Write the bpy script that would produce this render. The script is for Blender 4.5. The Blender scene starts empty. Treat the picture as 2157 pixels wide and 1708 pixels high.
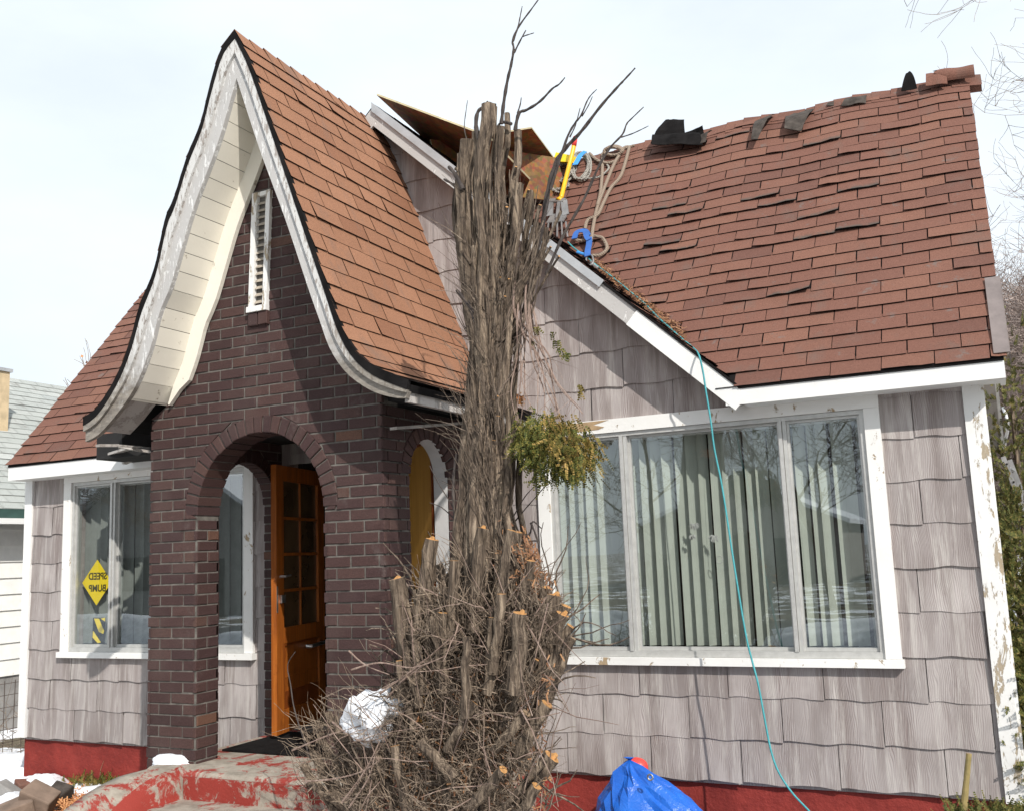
import bpy, math, random
from mathutils import Vector, Matrix, noise
random.seed(7)
SC = bpy.context.scene
COL = SC.collection
R_ = math.radians

# ------------------------------------------------------------------ camera
W, H, FPX = 2157.0, 1708.0, 2093.99
YAW, PITCH, ROLL = 0.4487318, 0.1478174, -0.0397265
CAM = Vector((0.13007, -6.66289, 1.51657))
_f = Vector((-math.sin(YAW)*math.cos(PITCH), math.cos(YAW)*math.cos(PITCH), math.sin(PITCH)))
_r0 = Vector((math.cos(YAW), math.sin(YAW), 0)); _u0 = _r0.cross(_f)
_r = _r0*math.cos(ROLL)+_u0*math.sin(ROLL); _u = -_r0*math.sin(ROLL)+_u0*math.cos(ROLL)
cam = bpy.data.cameras.new('camera'); cam_o = bpy.data.objects.new('camera', cam); COL.objects.link(cam_o)
cam.sensor_fit = 'HORIZONTAL'; cam.sensor_width = 36.0; cam.lens = 36*FPX/W
cam.clip_end = 2000; cam.clip_start = .05
cam_o.matrix_world = Matrix(((_r.x, _u.x, -_f.x, CAM.x), (_r.y, _u.y, -_f.y, CAM.y), (_r.z, _u.z, -_f.z, CAM.z), (0, 0, 0, 1)))
SC.camera = cam_o

# ------------------------------------------------------------------ light
SUN_AZ, SUN_EL = R_(47.5), R_(36.5)          # azimuth to the right of the facade normal
SDIR = Vector((math.sin(SUN_AZ)*math.cos(SUN_EL), -math.cos(SUN_AZ)*math.cos(SUN_EL), math.sin(SUN_EL)))
sl = bpy.data.lights.new('sun', 'SUN'); sl.energy = 4.6; sl.angle = R_(0.5); sl.color = (1, .955, .89)
so = bpy.data.objects.new('sun', sl); COL.objects.link(so)
so.rotation_euler = (-SDIR).to_track_quat('-Z', 'Y').to_euler(); so.location = SDIR*40
wd = bpy.data.worlds.new('World'); SC.world = wd; wd.use_nodes = True
nt = wd.node_tree; nt.nodes.clear()
def wn(t, **k):
    n = nt.nodes.new(t)
    for a, b in k.items(): setattr(n, a, b)
    return n
out = wn('ShaderNodeOutputWorld'); bg = wn('ShaderNodeBackground'); sky = wn('ShaderNodeTexSky')
sky.sky_type = 'NISHITA'; sky.sun_disc = False; sky.sun_elevation = SUN_EL
sky.sun_rotation = math.atan2(SDIR.x, SDIR.y); sky.air_density = 1.0; sky.dust_density = 1.5; sky.ozone_density = 1.5
tc = wn('ShaderNodeTexCoord'); mp = wn('ShaderNodeMapping'); mp.inputs['Scale'].default_value = (1, 1, 2.6)
nz = wn('ShaderNodeTexNoise'); nz.inputs['Scale'].default_value = 1.7; nz.inputs['Detail'].default_value = 7; nz.inputs['Roughness'].default_value = .52
rp = wn('ShaderNodeValToRGB'); rp.color_ramp.elements[0].position = .30; rp.color_ramp.elements[0].color = (.74, .74, .74, 1)
rp.color_ramp.elements[1].position = .62; rp.color_ramp.elements[1].color = (1, 1, 1, 1)
mx = wn('ShaderNodeMix'); mx.data_type = 'RGBA'
mx.inputs[7].default_value = (8.4, 9.15, 9.8, 1)
L = nt.links.new
L(tc.outputs['Generated'], mp.inputs[0]); L(mp.outputs[0], nz.inputs['Vector']); L(nz.outputs['Fac'], rp.inputs[0])
L(rp.outputs[0], mx.inputs[0]); L(sky.outputs[0], mx.inputs[6]); L(mx.outputs[2], bg.inputs[0]); L(bg.outputs[0], out.inputs[0])
bg.inputs[1].default_value = 0.118
SC.view_settings.view_transform = 'Standard'; SC.view_settings.look = 'None'
SC.view_settings.exposure = 0.0; SC.view_settings.gamma = 1.0

# ------------------------------------------------------------------ picture -> world planes
def ray(x, y): return _f + _r*((x-W/2)/FPX) - _u*((y-H/2)/FPX)
def on(ax, x, y, v):
    d = ray(x, y); return CAM + d*((v-CAM[ax])/d[ax])
def PX(x, y, v): return on(0, x, y, v)
def PY(x, y, v): return on(1, x, y, v)
def PZ(x, y, v): return on(2, x, y, v)
def PP(x, y, p0, n):
    d = ray(x, y); return CAM + d*((p0-CAM).dot(n)/d.dot(n))

# ------------------------------------------------------------------ objects
OFF = {}
def props(o, label=None, cat=None, group=None, kind=None):
    for k, v in (('label', label), ('category', cat), ('group', group), ('kind', kind)):
        if v: o[k] = v
    return o
def thing(name, base, label, cat, group=None):
    o = bpy.data.objects.new(name, None); COL.objects.link(o)
    o.location = base; OFF[o.name] = Vector(base); o.empty_display_size = .2
    return props(o, label, cat, group)
class MB:
    def __init__(s): s.v = []; s.f = []; s.m = []; s.wear = {}
    def add(s, vs, fs, mi=0):
        b = len(s.v); s.v += [Vector(p) for p in vs]
        for f in fs: s.f.append([b+i for i in f]); s.m.append(mi)
    def quad(s, a, b, c, d, mi=0): s.add((a, b, c, d), ((0, 1, 2, 3),), mi)
    def box(s, lo, hi, mi=0):
        x0, y0, z0 = lo; x1, y1, z1 = hi
        s.add(((x0,y0,z0),(x1,y0,z0),(x1,y1,z0),(x0,y1,z0),(x0,y0,z1),(x1,y0,z1),(x1,y1,z1),(x0,y1,z1)),
              ((0,3,2,1),(4,5,6,7),(0,1,5,4),(1,2,6,5),(2,3,7,6),(3,0,4,7)), mi)
    def prism(s, poly, d, mi=0):       # poly: 3D points, extruded by vector d
        n = len(poly); d = Vector(d); a = [Vector(p) for p in poly]; b = [p+d for p in a]
        fs = [tuple(range(n)), tuple(range(2*n-1, n-1, -1))]
        fs += [(i, i+n, (i+1) % n+n, (i+1) % n) for i in range(n)]
        s.add(a+b, fs, mi)
    def strip(s, P, Q, d, mi=0):       # solid ribbon between two polylines, extruded by d
        d = Vector(d); n = len(P)
        vs = [Vector(p) for p in P]+[Vector(p) for p in Q]
        vs += [p+d for p in vs]
        fs = []
        for i in range(n-1):
            fs.append((i, i+1, n+i+1, n+i)); fs.append((2*n+i, 3*n+i, 3*n+i+1, 2*n+i+1))
            fs.append((i, 2*n+i, 2*n+i+1, i+1)); fs.append((n+i, n+i+1, 3*n+i+1, 3*n+i))
        fs.append((0, n, 3*n, 2*n)); fs.append((n-1, 3*n-1, 4*n-1, 2*n-1))
        s.add(vs, fs, mi)
    def beam(s, a, b, w, h, up=(0, 0, 1), mi=0):
        a = Vector(a); b = Vector(b); t = (b-a).normalized(); up = Vector(up)
        x = t.cross(up).normalized(); y = x.cross(t)
        vs = []
        for p in (a, b):
            for i, j in ((-1,-1),(1,-1),(1,1),(-1,1)): vs.append(p+x*(i*w/2)+y*(j*h/2))
        s.add(vs, ((0,1,2,3),(7,6,5,4),(0,4,5,1),(1,5,6,2),(2,6,7,3),(3,7,4,0)), mi)
    def tube(s, pts, rad, n=6, mi=0, cap=None, jit=0.0, close=False, flat=1.0, ridge=0.0):
        pts = [Vector(p) for p in pts]; k = len(pts)
        if not isinstance(rad, (list, tuple)): rad = [rad]*k
        vs = []; nrm = None
        for i, p in enumerate(pts):
            t = (pts[min(i+1, k-1)]-pts[max(i-1, 0)])
            if close: t = pts[(i+1) % k]-pts[i-1]
            if t.length < 1e-9: t = Vector((0, 0, 1))
            t.normalize()
            if nrm is None: nrm = t.orthogonal().normalized()
            nrm = (nrm - t*nrm.dot(t))
            if nrm.length < 1e-6: nrm = t.orthogonal()
            nrm.normalize(); bn = t.cross(nrm)
            for j in range(n):
                a = 2*math.pi*j/n
                r = rad[i]*(1+jit*random.uniform(-1, 1))
                if ridge: r *= 1+ridge*(noise.noise((math.cos(a)*2.2+pts[0].x*50, math.sin(a)*2.2, i*.16))*1.5+noise.noise((math.cos(a)*5, math.sin(a)*5+pts[0].x*31, i*.35)))
                vs.append(p+nrm*(math.cos(a)*r)+bn*(math.sin(a)*r*flat))
        fs = []
        for i in range(k if close else k-1):
            for j in range(n):
                a = i*n+j; b = i*n+(j+1) % n; i2 = (i+1) % k
                fs.append((a, b, i2*n+(j+1) % n, i2*n+j))
        s.add(vs, fs, mi)
        if not close:
            b = len(s.v)-k*n
            s.f.append([b+j for j in range(n)][::-1]); s.m.append(mi)
            s.f.append([b+(k-1)*n+j for j in range(n)]); s.m.append(mi if cap is None else cap)
    def build(s, name, mats, parent=None, base=None, smooth=False):
        if not isinstance(mats, (list, tuple)): mats = [mats]
        if parent is not None: off = OFF[parent.name]
        elif base is not None: off = Vector(base)
        else:
            n = len(s.v); off = Vector((sum(p.x for p in s.v)/n, sum(p.y for p in s.v)/n, min(p.z for p in s.v)))
        me = bpy.data.meshes.new(name)
        me.from_pydata([tuple(p-off) for p in s.v], [], s.f)
        for m in mats: me.materials.append(m)
        me.polygons.foreach_set('material_index', s.m)
        if s.wear:
            at = me.attributes.new('wear', 'FLOAT', 'POINT')
            for i_, w_ in s.wear.items(): at.data[i_].value = w_
        if smooth: me.polygons.foreach_set('use_smooth', [True]*len(s.f))
        me.update()
        o = bpy.data.objects.new(name, me); COL.objects.link(o)
        OFF[o.name] = off
        if parent is not None: o.parent = parent
        else: o.location = off
        return o
def struct(o): o['kind'] = 'structure'; return o
def interp(x, xs, ys):
    if x <= xs[0]: return ys[0]
    for i in range(len(xs)-1):
        if x <= xs[i+1]:
            t = (x-xs[i])/(xs[i+1]-xs[i]); return ys[i]*(1-t)+ys[i+1]*t
    return ys[-1]
def spline(pts, n=8, close=False):
    pts = [Vector(p) for p in pts]; k = len(pts); o = []
    for i in range(k if close else k-1):
        if close: a, b, c, d = pts[i-1], pts[i], pts[(i+1) % k], pts[(i+2) % k]
        else: a, b, c, d = pts[max(i-1, 0)], pts[i], pts[i+1], pts[min(i+2, k-1)]
        for j in range(n):
            t = j/n
            o.append(.5*((2*b)+(c-a)*t+(2*a-5*b+4*c-d)*t*t+(3*b-a-3*c+d)*t**3))
    if not close: o.append(pts[-1])
    return o

# ------------------------------------------------------------------ materials
class NB:
    def __init__(s, name):
        s.mat = bpy.data.materials.new(name); s.mat.use_nodes = True; s.nt = s.mat.node_tree
        s.p = s.nt.nodes['Principled BSDF']; s.tc = None
    def n(s, t, **k):
        n = s.nt.nodes.new(t)
        for a, b in k.items():
            if a in n.inputs.keys(): s.set(n.inputs[a], b)
            else: setattr(n, a, b)
        return n
    def set(s, sock, v):
        if hasattr(v, 'is_output') or isinstance(v, bpy.types.NodeSocket): s.nt.links.new(v, sock)
        else: sock.default_value = v
    def obj(s, scale=(1, 1, 1)):
        if s.tc is None: s.tc = s.n('ShaderNodeTexCoord')
        m = s.n('ShaderNodeMapping'); m.inputs['Scale'].default_value = scale
        s.nt.links.new(s.tc.outputs['Object'], m.inputs[0]); return m.outputs[0]
    def noise(s, scale, detail=4, rough=.55, sc=(1, 1, 1), dist=0.0):
        n = s.n('ShaderNodeTexNoise', Vector=s.obj(sc), Scale=scale, Detail=detail, Roughness=rough, Distortion=dist)
        return n.outputs['Fac']
    def ramp(s, fac, stops):
        n = s.n('ShaderNodeValToRGB'); s.nt.links.new(fac, n.inputs[0]); r = n.color_ramp
        while len(r.elements) < len(stops): r.elements.new(.5)
        for e, (p, c) in zip(r.elements, stops):
            e.position = p; e.color = (c[0], c[1], c[2], 1) if hasattr(c, '__len__') else (c, c, c, 1)
        return n.outputs[0]
    def mix(s, fac, a, b, mode='MIX'):
        n = s.n('ShaderNodeMix', data_type='RGBA', blend_type=mode)
        s.set(n.inputs[0], fac)
        for i, v in ((6, a), (7, b)): s.set(n.inputs[i], v if isinstance(v, bpy.types.NodeSocket) else (v[0], v[1], v[2], 1))
        return n.outputs[2]
    def math(s, op, a, b=0.0):
        n = s.n('ShaderNodeMath', operation=op); s.set(n.inputs[0], a); s.set(n.inputs[1], b); return n.outputs[0]
    def island(s): return s.n('ShaderNodeNewGeometry').outputs['Random Per Island']
    def bump(s, h, strength=.3, dist=.01):
        b = s.n('ShaderNodeBump', Strength=strength, Distance=dist); s.nt.links.new(h, b.inputs['Height'])
        s.nt.links.new(b.outputs[0], s.p.inputs['Normal'])
    def fin(s, col, rough=.7, metal=0, spec=None):
        s.set(s.p.inputs['Base Color'], col if isinstance(col, bpy.types.NodeSocket) else (col[0], col[1], col[2], 1))
        s.set(s.p.inputs['Roughness'], rough); s.p.inputs['Metallic'].default_value = metal
        if spec is not None: s.p.inputs['Specular IOR Level'].default_value = spec
        return s.mat
def simple(name, col, rough=.6, metal=0, var=.18, scale=9, bump=.15, spec=None):
    b = NB(name); n = b.noise(scale, 5)
    d = tuple(c*(1-var) for c in col); e = tuple(min(1, c*(1+var)) for c in col)
    c = b.ramp(n, ((.3, d), (.7, e)))
    if bump: b.bump(b.noise(scale*6, 4), bump, .004)
    return b.fin(c, rough, metal, spec)
def m_shingle(name, A, B, C, grey=.0):
    b = NB(name); isl = b.island()
    base = b.ramp(isl, ((0, B), (.12, A), (.5, A), (.78, tuple((x+y)/2 for x, y in zip(A, C))), (.95, C), (1, B)))
    big = b.noise(1.3, 3); base = b.mix(b.ramp(big, ((.35, 0), (.7, .25))), base, tuple(x*.72 for x in A))
    gran = b.noise(260, 2, .7); base = b.mix(.55, base, b.ramp(gran, ((.33, .12), (.5, .5), (.7, .95))), 'OVERLAY')
    streak = b.noise(5, 4, .6, (1, 1, .35)); base = b.mix(b.ramp(streak, ((.56, 0), (.75, .45))), base, (.13, .105, .09))
    if grey:
        g = b.ramp(b.noise(6.5, 6, .7), ((.62, 0), (.68, grey))); base = b.mix(g, base, (.15, .135, .125))
    at = b.n('ShaderNodeAttribute', attribute_name='wear')
    wr_ = b.math('MULTIPLY', at.outputs['Fac'], b.ramp(b.noise(16, 6, .7), ((.40, 0), (.52, 1))))
    base = b.mix(wr_, base, (.085, .074, .064))
    b.bump(b.noise(220, 2, .7), .5, .003)
    return b.fin(base, .92, 0, .25)
M = {}
M['shingle'] = m_shingle('brown_shingle', (.168, .079, .058), (.134, .065, .050), (.200, .097, .068), .55)
M['shingle_warm'] = m_shingle('tan_brown_shingle', (.265, .130, .076), (.225, .104, .060), (.31, .155, .092))
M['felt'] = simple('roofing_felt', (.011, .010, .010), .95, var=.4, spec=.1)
M['torn'] = simple('torn_shingle_back', (.062, .052, .045), .9, var=.5, scale=14, spec=.15)
b = NB('dark_brick'); isl = b.island()
c = b.ramp(isl, ((0, (.042, .022, .021)), (.3, (.062, .032, .029)), (.55, (.049, .026, .0255)), (.8, (.072, .038, .033)), (.95, (.064, .034, .031)), (.985, (.085, .045, .035)), (1, (.12, .06, .04))))
c = b.mix(.5, c, b.ramp(b.noise(120, 3, .7), ((.3, .2), (.55, .5), (.75, .9))), 'OVERLAY')
c = b.mix(b.ramp(b.noise(2.2, 4), ((.5, 0), (.78, .28))), c, (.13, .098, .085))
c = b.mix(b.ramp(b.noise(55, 2, .8), ((.76, 0), (.79, .5))), c, (.4, .36, .33))
c = b.mix(b.ramp(b.noise(3.1, 7, .75, (1, 1, .6)), ((.60, 0), (.74, .32))), c, (.24, .215, .20))
b.bump(b.noise(90, 4, .7), .55, .006); M['brick'] = b.fin(c, .8, 0, .3)
b = NB('mortar'); c = b.ramp(b.noise(14, 5), ((.3, (.09, .082, .073)), (.7, (.19, .174, .155))))
b.bump(b.noise(120, 3), .6, .006); M['mortar'] = b.fin(c, .95, 0, .1)
# siding with pressed wood grain
b = NB('grain_siding'); isl = b.island()
tint = b.ramp(isl, ((0, (.275, .245, .236)), (.35, (.415, .374, .360)), (.65, (.345, .308, .298)), (1, (.48, .437, .42))))
crd = b.obj((1, 1, 1)); off = b.n('ShaderNodeVectorMath', operation='ADD'); b.nt.links.new(crd, off.inputs[0])
cx = b.n('ShaderNodeCombineXYZ', X=b.math('MULTIPLY', isl, 37.0), Y=0.0, Z=b.math('MULTIPLY', isl, 11.0)); b.nt.links.new(cx.outputs[0], off.inputs[1])
mp2 = b.n('ShaderNodeMapping', Vector=off.outputs[0]); mp2.inputs['Scale'].default_value = (1, .05, .27)
wv = b.n('ShaderNodeTexWave', Vector=mp2.outputs[0], Scale=31.0, Distortion=19.0, Detail=1.0); wv.inputs['Detail Scale'].default_value = .42; wv.bands_direction = 'X'
gr = b.ramp(wv.outputs['Fac'], ((.18, 0), (.42, 1)))
fine = b.noise(130, 3, .6, (1, 1, .03))
g2 = b.math('MULTIPLY', gr, b.ramp(fine, ((.30, .35), (.5, 1))))
patch = b.ramp(b.noise(2.6, 3, .5, (2.2, 1, .5)), ((.40, .35), (.58, 1)))
band = b.ramp(b.noise(5.5, 3, .5, (1.5, 1, .25)), ((.44, 0), (.62, 1)))
g2 = b.math('MULTIPLY', b.math('SUBTRACT', 1.0, g2), patch)
c = b.mix(b.math('MULTIPLY', band, .75), tint, (.225, .190, .178))
c = b.mix(b.math('MULTIPLY', g2, .55), c, (.17, .122, .115))
c = b.mix(b.ramp(b.noise(1.6, 6, .6), ((.45, 0), (.75, .55))), c, (.25, .222, .212))
c = b.mix(b.ramp(b.noise(14, 5, .7, (1.5, 1, .10)), ((.50, 0), (.68, .65))), c, (.52, .485, .455))
c = b.mix(b.ramp(b.noise(75, 2, .8), ((.74, 0), (.78, .6))), c, (.16, .12, .10))
b.bump(b.math('SUBTRACT', 1.0, g2), .45, .005); M['siding'] = b.fin(c, .75, 0, .3)
def m_peel(name, paint, wood, amt, sc=(1, 1, 1), scale=7, rough=.6, rot=False):
    b = NB(name); n = b.noise(scale, 8, .68, sc, .4)
    f = b.ramp(n, ((amt-.012, 0), (amt+.012, 1)))
    pc = b.mix(b.ramp(b.noise(3, 4), ((.4, 0), (.8, .3))), paint, tuple(x*.72 for x in paint))
    wc = b.mix(b.noise(60, 4, .6, (sc[0], sc[1], sc[2])), tuple(x*.6 for x in wood), tuple(x*1.25 for x in wood))
    b.bump(b.math('ADD', b.math('MULTIPLY', f, -1.0), b.math('MULTIPLY', b.noise(45, 4), .4)), .6, .004)
    col = b.mix(f, pc, wc)
    if rot:
        sp = b.n('ShaderNodeSeparateXYZ', Vector=b.obj()); zz_ = b.math('ADD', sp.outputs['Z'], b.math('MULTIPLY', b.noise(7, 6, .7), .9))
        col = b.mix(b.ramp(b.math('MULTIPLY', zz_, .2), ((.708, .85), (.76, 0))), col, b.ramp(b.noise(30, 5, .7, (.3, 1, 1)), ((.35, (.10, .08, .062)), (.65, (.27, .235, .19)))))
    return b.fin(col, rough, 0, .3)
WHITE = (.74, .73, .71); GREYW = (.36, .32, .28); TANW = (.40, .30, .19)
M['white'] = m_peel('white_paint', (.76, .755, .74), TANW, .72)
M['trim'] = m_peel('chipped_trim_paint', (.77, .76, .735), TANW, .63, (1, 1, .6), 12)
M['peel'] = m_peel('peeling_white_paint', WHITE, (.40, .33, .24), .56, (1.3, 1, .4), 13)
M['peel_grey'] = m_peel('weathered_fascia_paint', (.46, .445, .43), (.74, .73, .71), .56, (2, 1, .45), 24, rot=True)
M['fascia_old'] = m_peel('old_fascia_paint', (.46, .445, .43), (.74, .73, .71), .60, (1.5, 1, .7), 20)
M['crown'] = m_peel('flaking_crown_paint', (.58, .57, .55), (.36, .32, .29), .555, (2, 1, .45), 26, rot=True)
M['grey_wood'] = m_peel('weathered_board', (.43, .40, .375), (.33, .30, .275), .52, (1, 1, 1), 6)
M['cream'] = m_peel('cream_soffit_paint', (.75, .71, .62), (.42, .36, .28), .655, (1, 1, 1), 11)
M['metal_trim'] = simple('metal_drip_edge', (.50, .50, .50), .35, .55, .12)
M['rust_trim'] = simple('brown_metal_flashing', (.20, .165, .155), .5, .2, .2)
def m_redconc(name, amt, red=(.27, .036, .026)):
    b = NB(name); n = b.noise(5.5, 10, .76, (1, 1, 1), .5)
    f = b.ramp(n, ((amt-.03, 0), (amt+.03, 1)))
    rc = b.mix(b.noise(3, 5), tuple(x*.7 for x in red), tuple(x*1.2 for x in red))
    gc = b.ramp(b.noise(12, 6), ((.3, (.22, .19, .155)), (.7, (.38, .335, .28))))
    b.bump(b.noise(50, 5, .7), .5, .008)
    return b.fin(b.mix(f, rc, gc), .8, 0, .3)
M['red_step'] = m_redconc('worn_red_concrete', .525)
M['red_step_top'] = m_redconc('bare_worn_concrete', .455)
b = NB('red_foundation'); c = b.ramp(b.noise(3.2, 6, .65), ((.3, (.15, .016, .013)), (.6, (.255, .032, .024)), (.8, (.30, .06, .045))))
b.bump(b.noise(22, 6, .65), .6, .02); M['red'] = b.fin(c, .72, 0, .35)
M['alu'] = simple('aluminium_frame', (.50, .495, .475), .42, .35, .1, 20)
b = NB('window_glass'); g = b.n('ShaderNodeBsdfGlossy', Roughness=.004); g.inputs['Color'].default_value = (.92, .97, 1, 1)
t = b.n('ShaderNodeBsdfTransparent'); t.inputs[0].default_value = (.88, .91, .89, 1)
fr = b.n('ShaderNodeLayerWeight', Blend=.5); ff = b.math('ADD', b.math('MULTIPLY', b.math('POWER', fr.outputs['Facing'], 4.0), .80), .17)
nb = b.n('ShaderNodeBump', Strength=.03, Distance=.02); b.nt.links.new(b.noise(1.4, 2), nb.inputs['Height']); b.nt.links.new(nb.outputs[0], g.inputs['Normal'])
ms = b.n('ShaderNodeMixShader'); b.nt.links.new(ff, ms.inputs[0]); b.nt.links.new(t.outputs[0], ms.inputs[1]); b.nt.links.new(g.outputs[0], ms.inputs[2])
b.nt.links.new(ms.outputs[0], b.nt.nodes['Material Output'].inputs[0]); M['glass'] = b.mat
M['blind'] = simple('blind_fabric', (.41, .43, .385), .8, 0, .08, 5, .1)
M['blind_dim'] = simple('dim_blind_fabric', (.20, .21, .20), .8, 0, .1)  # darker copy of the blind fabric, window dimness put into its colour
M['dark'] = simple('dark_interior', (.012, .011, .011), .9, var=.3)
M['room'] = simple('room_wall', (.04, .037, .034), .9)
b = NB('varnished_door_wood'); w = b.noise(5, 6, .6, (9, 9, .5), .6)
c = b.ramp(w, ((.3, (.20, .052, .009)), (.55, (.37, .105, .015)), (.75, (.46, .15, .022)))); b.bump(w, .15, .003)
c = b.mix(b.ramp(b.noise(6, 7, .75), ((.56, 0), (.70, .6))), c, (.13, .035, .010))
M['door'] = b.fin(c, b.math('ADD', .25, b.math('MULTIPLY', b.noise(8, 5), .3)), 0, .5)
M['door_dark'] = simple('door_dark_moulding', (.20, .05, .01), .35, 0, .3, 12)
b = NB('ochre_board'); w = b.noise(4, 6, .6, (6, 6, .6), .5); M['ochre'] = b.fin(b.ramp(w, ((.3, (.40, .20, .035)), (.7, (.52, .28, .06)))), .5)
M['chrome'] = simple('worn_chrome', (.55, .54, .52), .28, .9, .1)
M['plaster'] = simple('white_plaster', (.48, .47, .46), .85, 0, .08)
def m_bark(name, A, B, C):
    b = NB(name); n = b.noise(38, 6, .75, (1, 1, .10), .5); isl = b.island()
    c = b.ramp(n, ((.36, A), (.5, B), (.63, C)))
    c = b.mix(b.math('MULTIPLY', isl, .35), c, A); c = b.mix(b.ramp(b.noise(7, 4), ((.55, 0), (.8, .35))), c, (.13, .095, .062))
    b.bump(n, .9, .02); return b.fin(c, .9, 0, .2)
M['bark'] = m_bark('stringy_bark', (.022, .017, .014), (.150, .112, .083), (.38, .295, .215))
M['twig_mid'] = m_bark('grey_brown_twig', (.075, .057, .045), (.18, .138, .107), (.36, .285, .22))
M['twig_far'] = m_bark('haze_pale_twig', (.26, .20, .175), (.40, .32, .285), (.50, .42, .38))  # lighter than near twigs: haze against the sky is put into the colour
M['strip'] = m_bark('loose_bark_strip', (.06, .045, .036), (.20, .15, .11), (.40, .30, .21))
M['twig'] = m_bark('dead_twig', (.12, .088, .065), (.265, .20, .147), (.46, .365, .275))
M['twig_red'] = m_bark('pinkish_twig', (.20, .135, .108), (.32, .23, .19), (.42, .32, .265))
M['twig_dark'] = m_bark('dark_live_twig', (.045, .038, .036), (.085, .07, .065), (.13, .11, .10))
M['cut'] = simple('fresh_cut_wood', (.42, .215, .075), .85, 0, .35, 60)
M['cut_old'] = simple('old_cut_wood', (.26, .18, .11), .9, 0, .35, 60)
b = NB('dry_litter'); c = b.ramp(b.island(), ((0, (.16, .075, .04)), (.5, (.27, .13, .065)), (1, (.36, .20, .10)))); M['litter'] = b.fin(c, .9)
b = NB('arborvitae_leaf'); isl = b.island()
c = b.ramp(isl, ((0, (.030, .042, .008)), (.35, (.062, .075, .013)), (.7, (.115, .112, .02)), (1, (.20, .155, .032))))
c = b.mix(b.ramp(b.noise(3.2, 3), ((.48, 0), (.66, .7))), c, (.20, .13, .038))
M['leaf'] = b.fin(c, .7, 0, .3)
b = NB('withered_leaf'); M['leaf_dry'] = b.fin(b.ramp(b.island(), ((0, (.12, .085, .02)), (.5, (.235, .165, .04)), (1, (.34, .22, .075)))), .75, 0, .25)
b = NB('hedge_leaf'); c = b.ramp(b.island(), ((0, (.035, .045, .01)), (.4, (.075, .085, .018)), (.75, (.13, .125, .03)), (1, (.20, .15, .05))))
M['hedge'] = b.fin(c, .75, 0, .3)
b = NB('rusty_leaf'); M['rusty'] = b.fin(b.ramp(b.island(), ((0, (.40, .14, .05)), (1, (.55, .28, .12)))), .8)
b = NB('chipboard'); v = b.n('ShaderNodeTexVoronoi', Vector=b.obj((1, 1, 1)), Scale=26.0)
c = b.mix(.35, b.ramp(b.noise(6, 6, .7), ((.3, (.12, .054, .021)), (.7, (.27, .12, .045)))), v.outputs['Color'], 'OVERLAY'); M['ply'] = b.fin(c, .8)
M['ply_edge'] = simple('board_edge', (.50, .44, .28), .8)
def m_rope(name, A, B):
    b = NB(name); w = b.n('ShaderNodeTexWave', Vector=b.obj((1, 1, 1)), Scale=22.0, Distortion=3.0); w.bands_direction = 'DIAGONAL'
    b.bump(w.outputs['Fac'], .5, .005); return b.fin(b.mix(w.outputs['Fac'], A, B), .9, 0, .15)
M['rope_grey'] = m_rope('grey_rope', (.16, .145, .125), (.42, .40, .36))
M['rope_tan'] = m_rope('tan_rope', (.19, .145, .11), (.32, .255, .20))
M['teal'] = simple('teal_cord', (.05, .30, .33), .6, 0, .15, 40)
M['yellow'] = simple('yellow_plastic', (.80, .42, .01), .4, 0, .08)
M['yellow2'] = simple('yellow_case', (.78, .56, .01), .4, 0, .08)
M['redp'] = simple('red_plastic', (.72, .06, .05), .4, 0, .1)
M['steel'] = simple('worn_steel', (.34, .335, .33), .4, .6, .25)
M['blue_strap'] = simple('blue_webbing', (.03, .12, .40), .7, 0, .2)
M['blue_bright'] = simple('bright_blue_webbing', (.05, .30, .75), .6, 0, .15)
b = NB('blue_tarp'); b.bump(b.noise(9, 5, .6, (1, 1, 1), 1.0), .5, .03)
M['tarp'] = b.fin(b.ramp(b.noise(5, 4), ((.3, (.01, .085, .42)), (.7, (.018, .14, .58)))), .3, 0, .5)
b = NB('snow'); b.bump(b.noise(38, 7, .7), .3, .02); M['snow'] = b.fin(b.mix(b.ramp(b.noise(90, 3, .8), ((.62, 0), (.74, .55))), b.ramp(b.noise(7, 6, .7), ((.35, (.60, .61, .64)), (.6, (.83, .85, .89)))), (.38, .33, .28)), .7, 0, .3)
M['sign_y'] = simple('yellow_sign', (.92, .66, .01), .5, 0, .05)
M['bare'] = simple('bare_trim_wood', (.36, .25, .14), .85, 0, .25, 20)
M['pane_brown'] = simple('brown_reflect_glass', (.10, .062, .032), .12, 0, .4, 3, 0, .6)  # brown reflections and wood behind the panes are put into their colour
M['black'] = simple('black_lettering', (.06, .05, .01), .6)
M['rock'] = simple('broken_rock', (.20, .14, .105), .9, 0, .35, 6, .6)
M['nroof'] = m_shingle('grey_green_shingle', (.36, .375, .355), (.31, .33, .32), (.42, .43, .41))
M['nwall'] = simple('white_clapboard', (.80, .79, .75), .7, 0, .06)
M['tan'] = simple('tan_stucco', (.52, .40, .25), .9)
M['green_trim'] = simple('dark_green_trim', (.03, .07, .06), .6)
M['wire'] = simple('rusty_wire', (.12, .09, .075), .6, .6)
M['block'] = simple('grey_block', (.24, .23, .22), .95, 0, .25)
M['asphalt'] = simple('asphalt', (.06, .06, .062), .9)
b = NB('yard_ground'); c = b.ramp(b.noise(6, 8, .7), ((.3, (.07, .055, .04)), (.55, (.14, .115, .075)), (.7, (.20, .16, .09))))
c = b.mix(b.ramp(b.noise(.9, 6, .6), ((.52, 0), (.56, 1))), c, (.82, .84, .88)); b.bump(b.noise(25, 6), .7, .03); M['ground'] = b.fin(c, .95)
M['house2'] = simple('street_house_wall', (.33, .30, .27), .9)
M['snowroof'] = simple('snowy_roof', (.80, .82, .86), .8, 0, .05)
exec_parts = True

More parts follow.
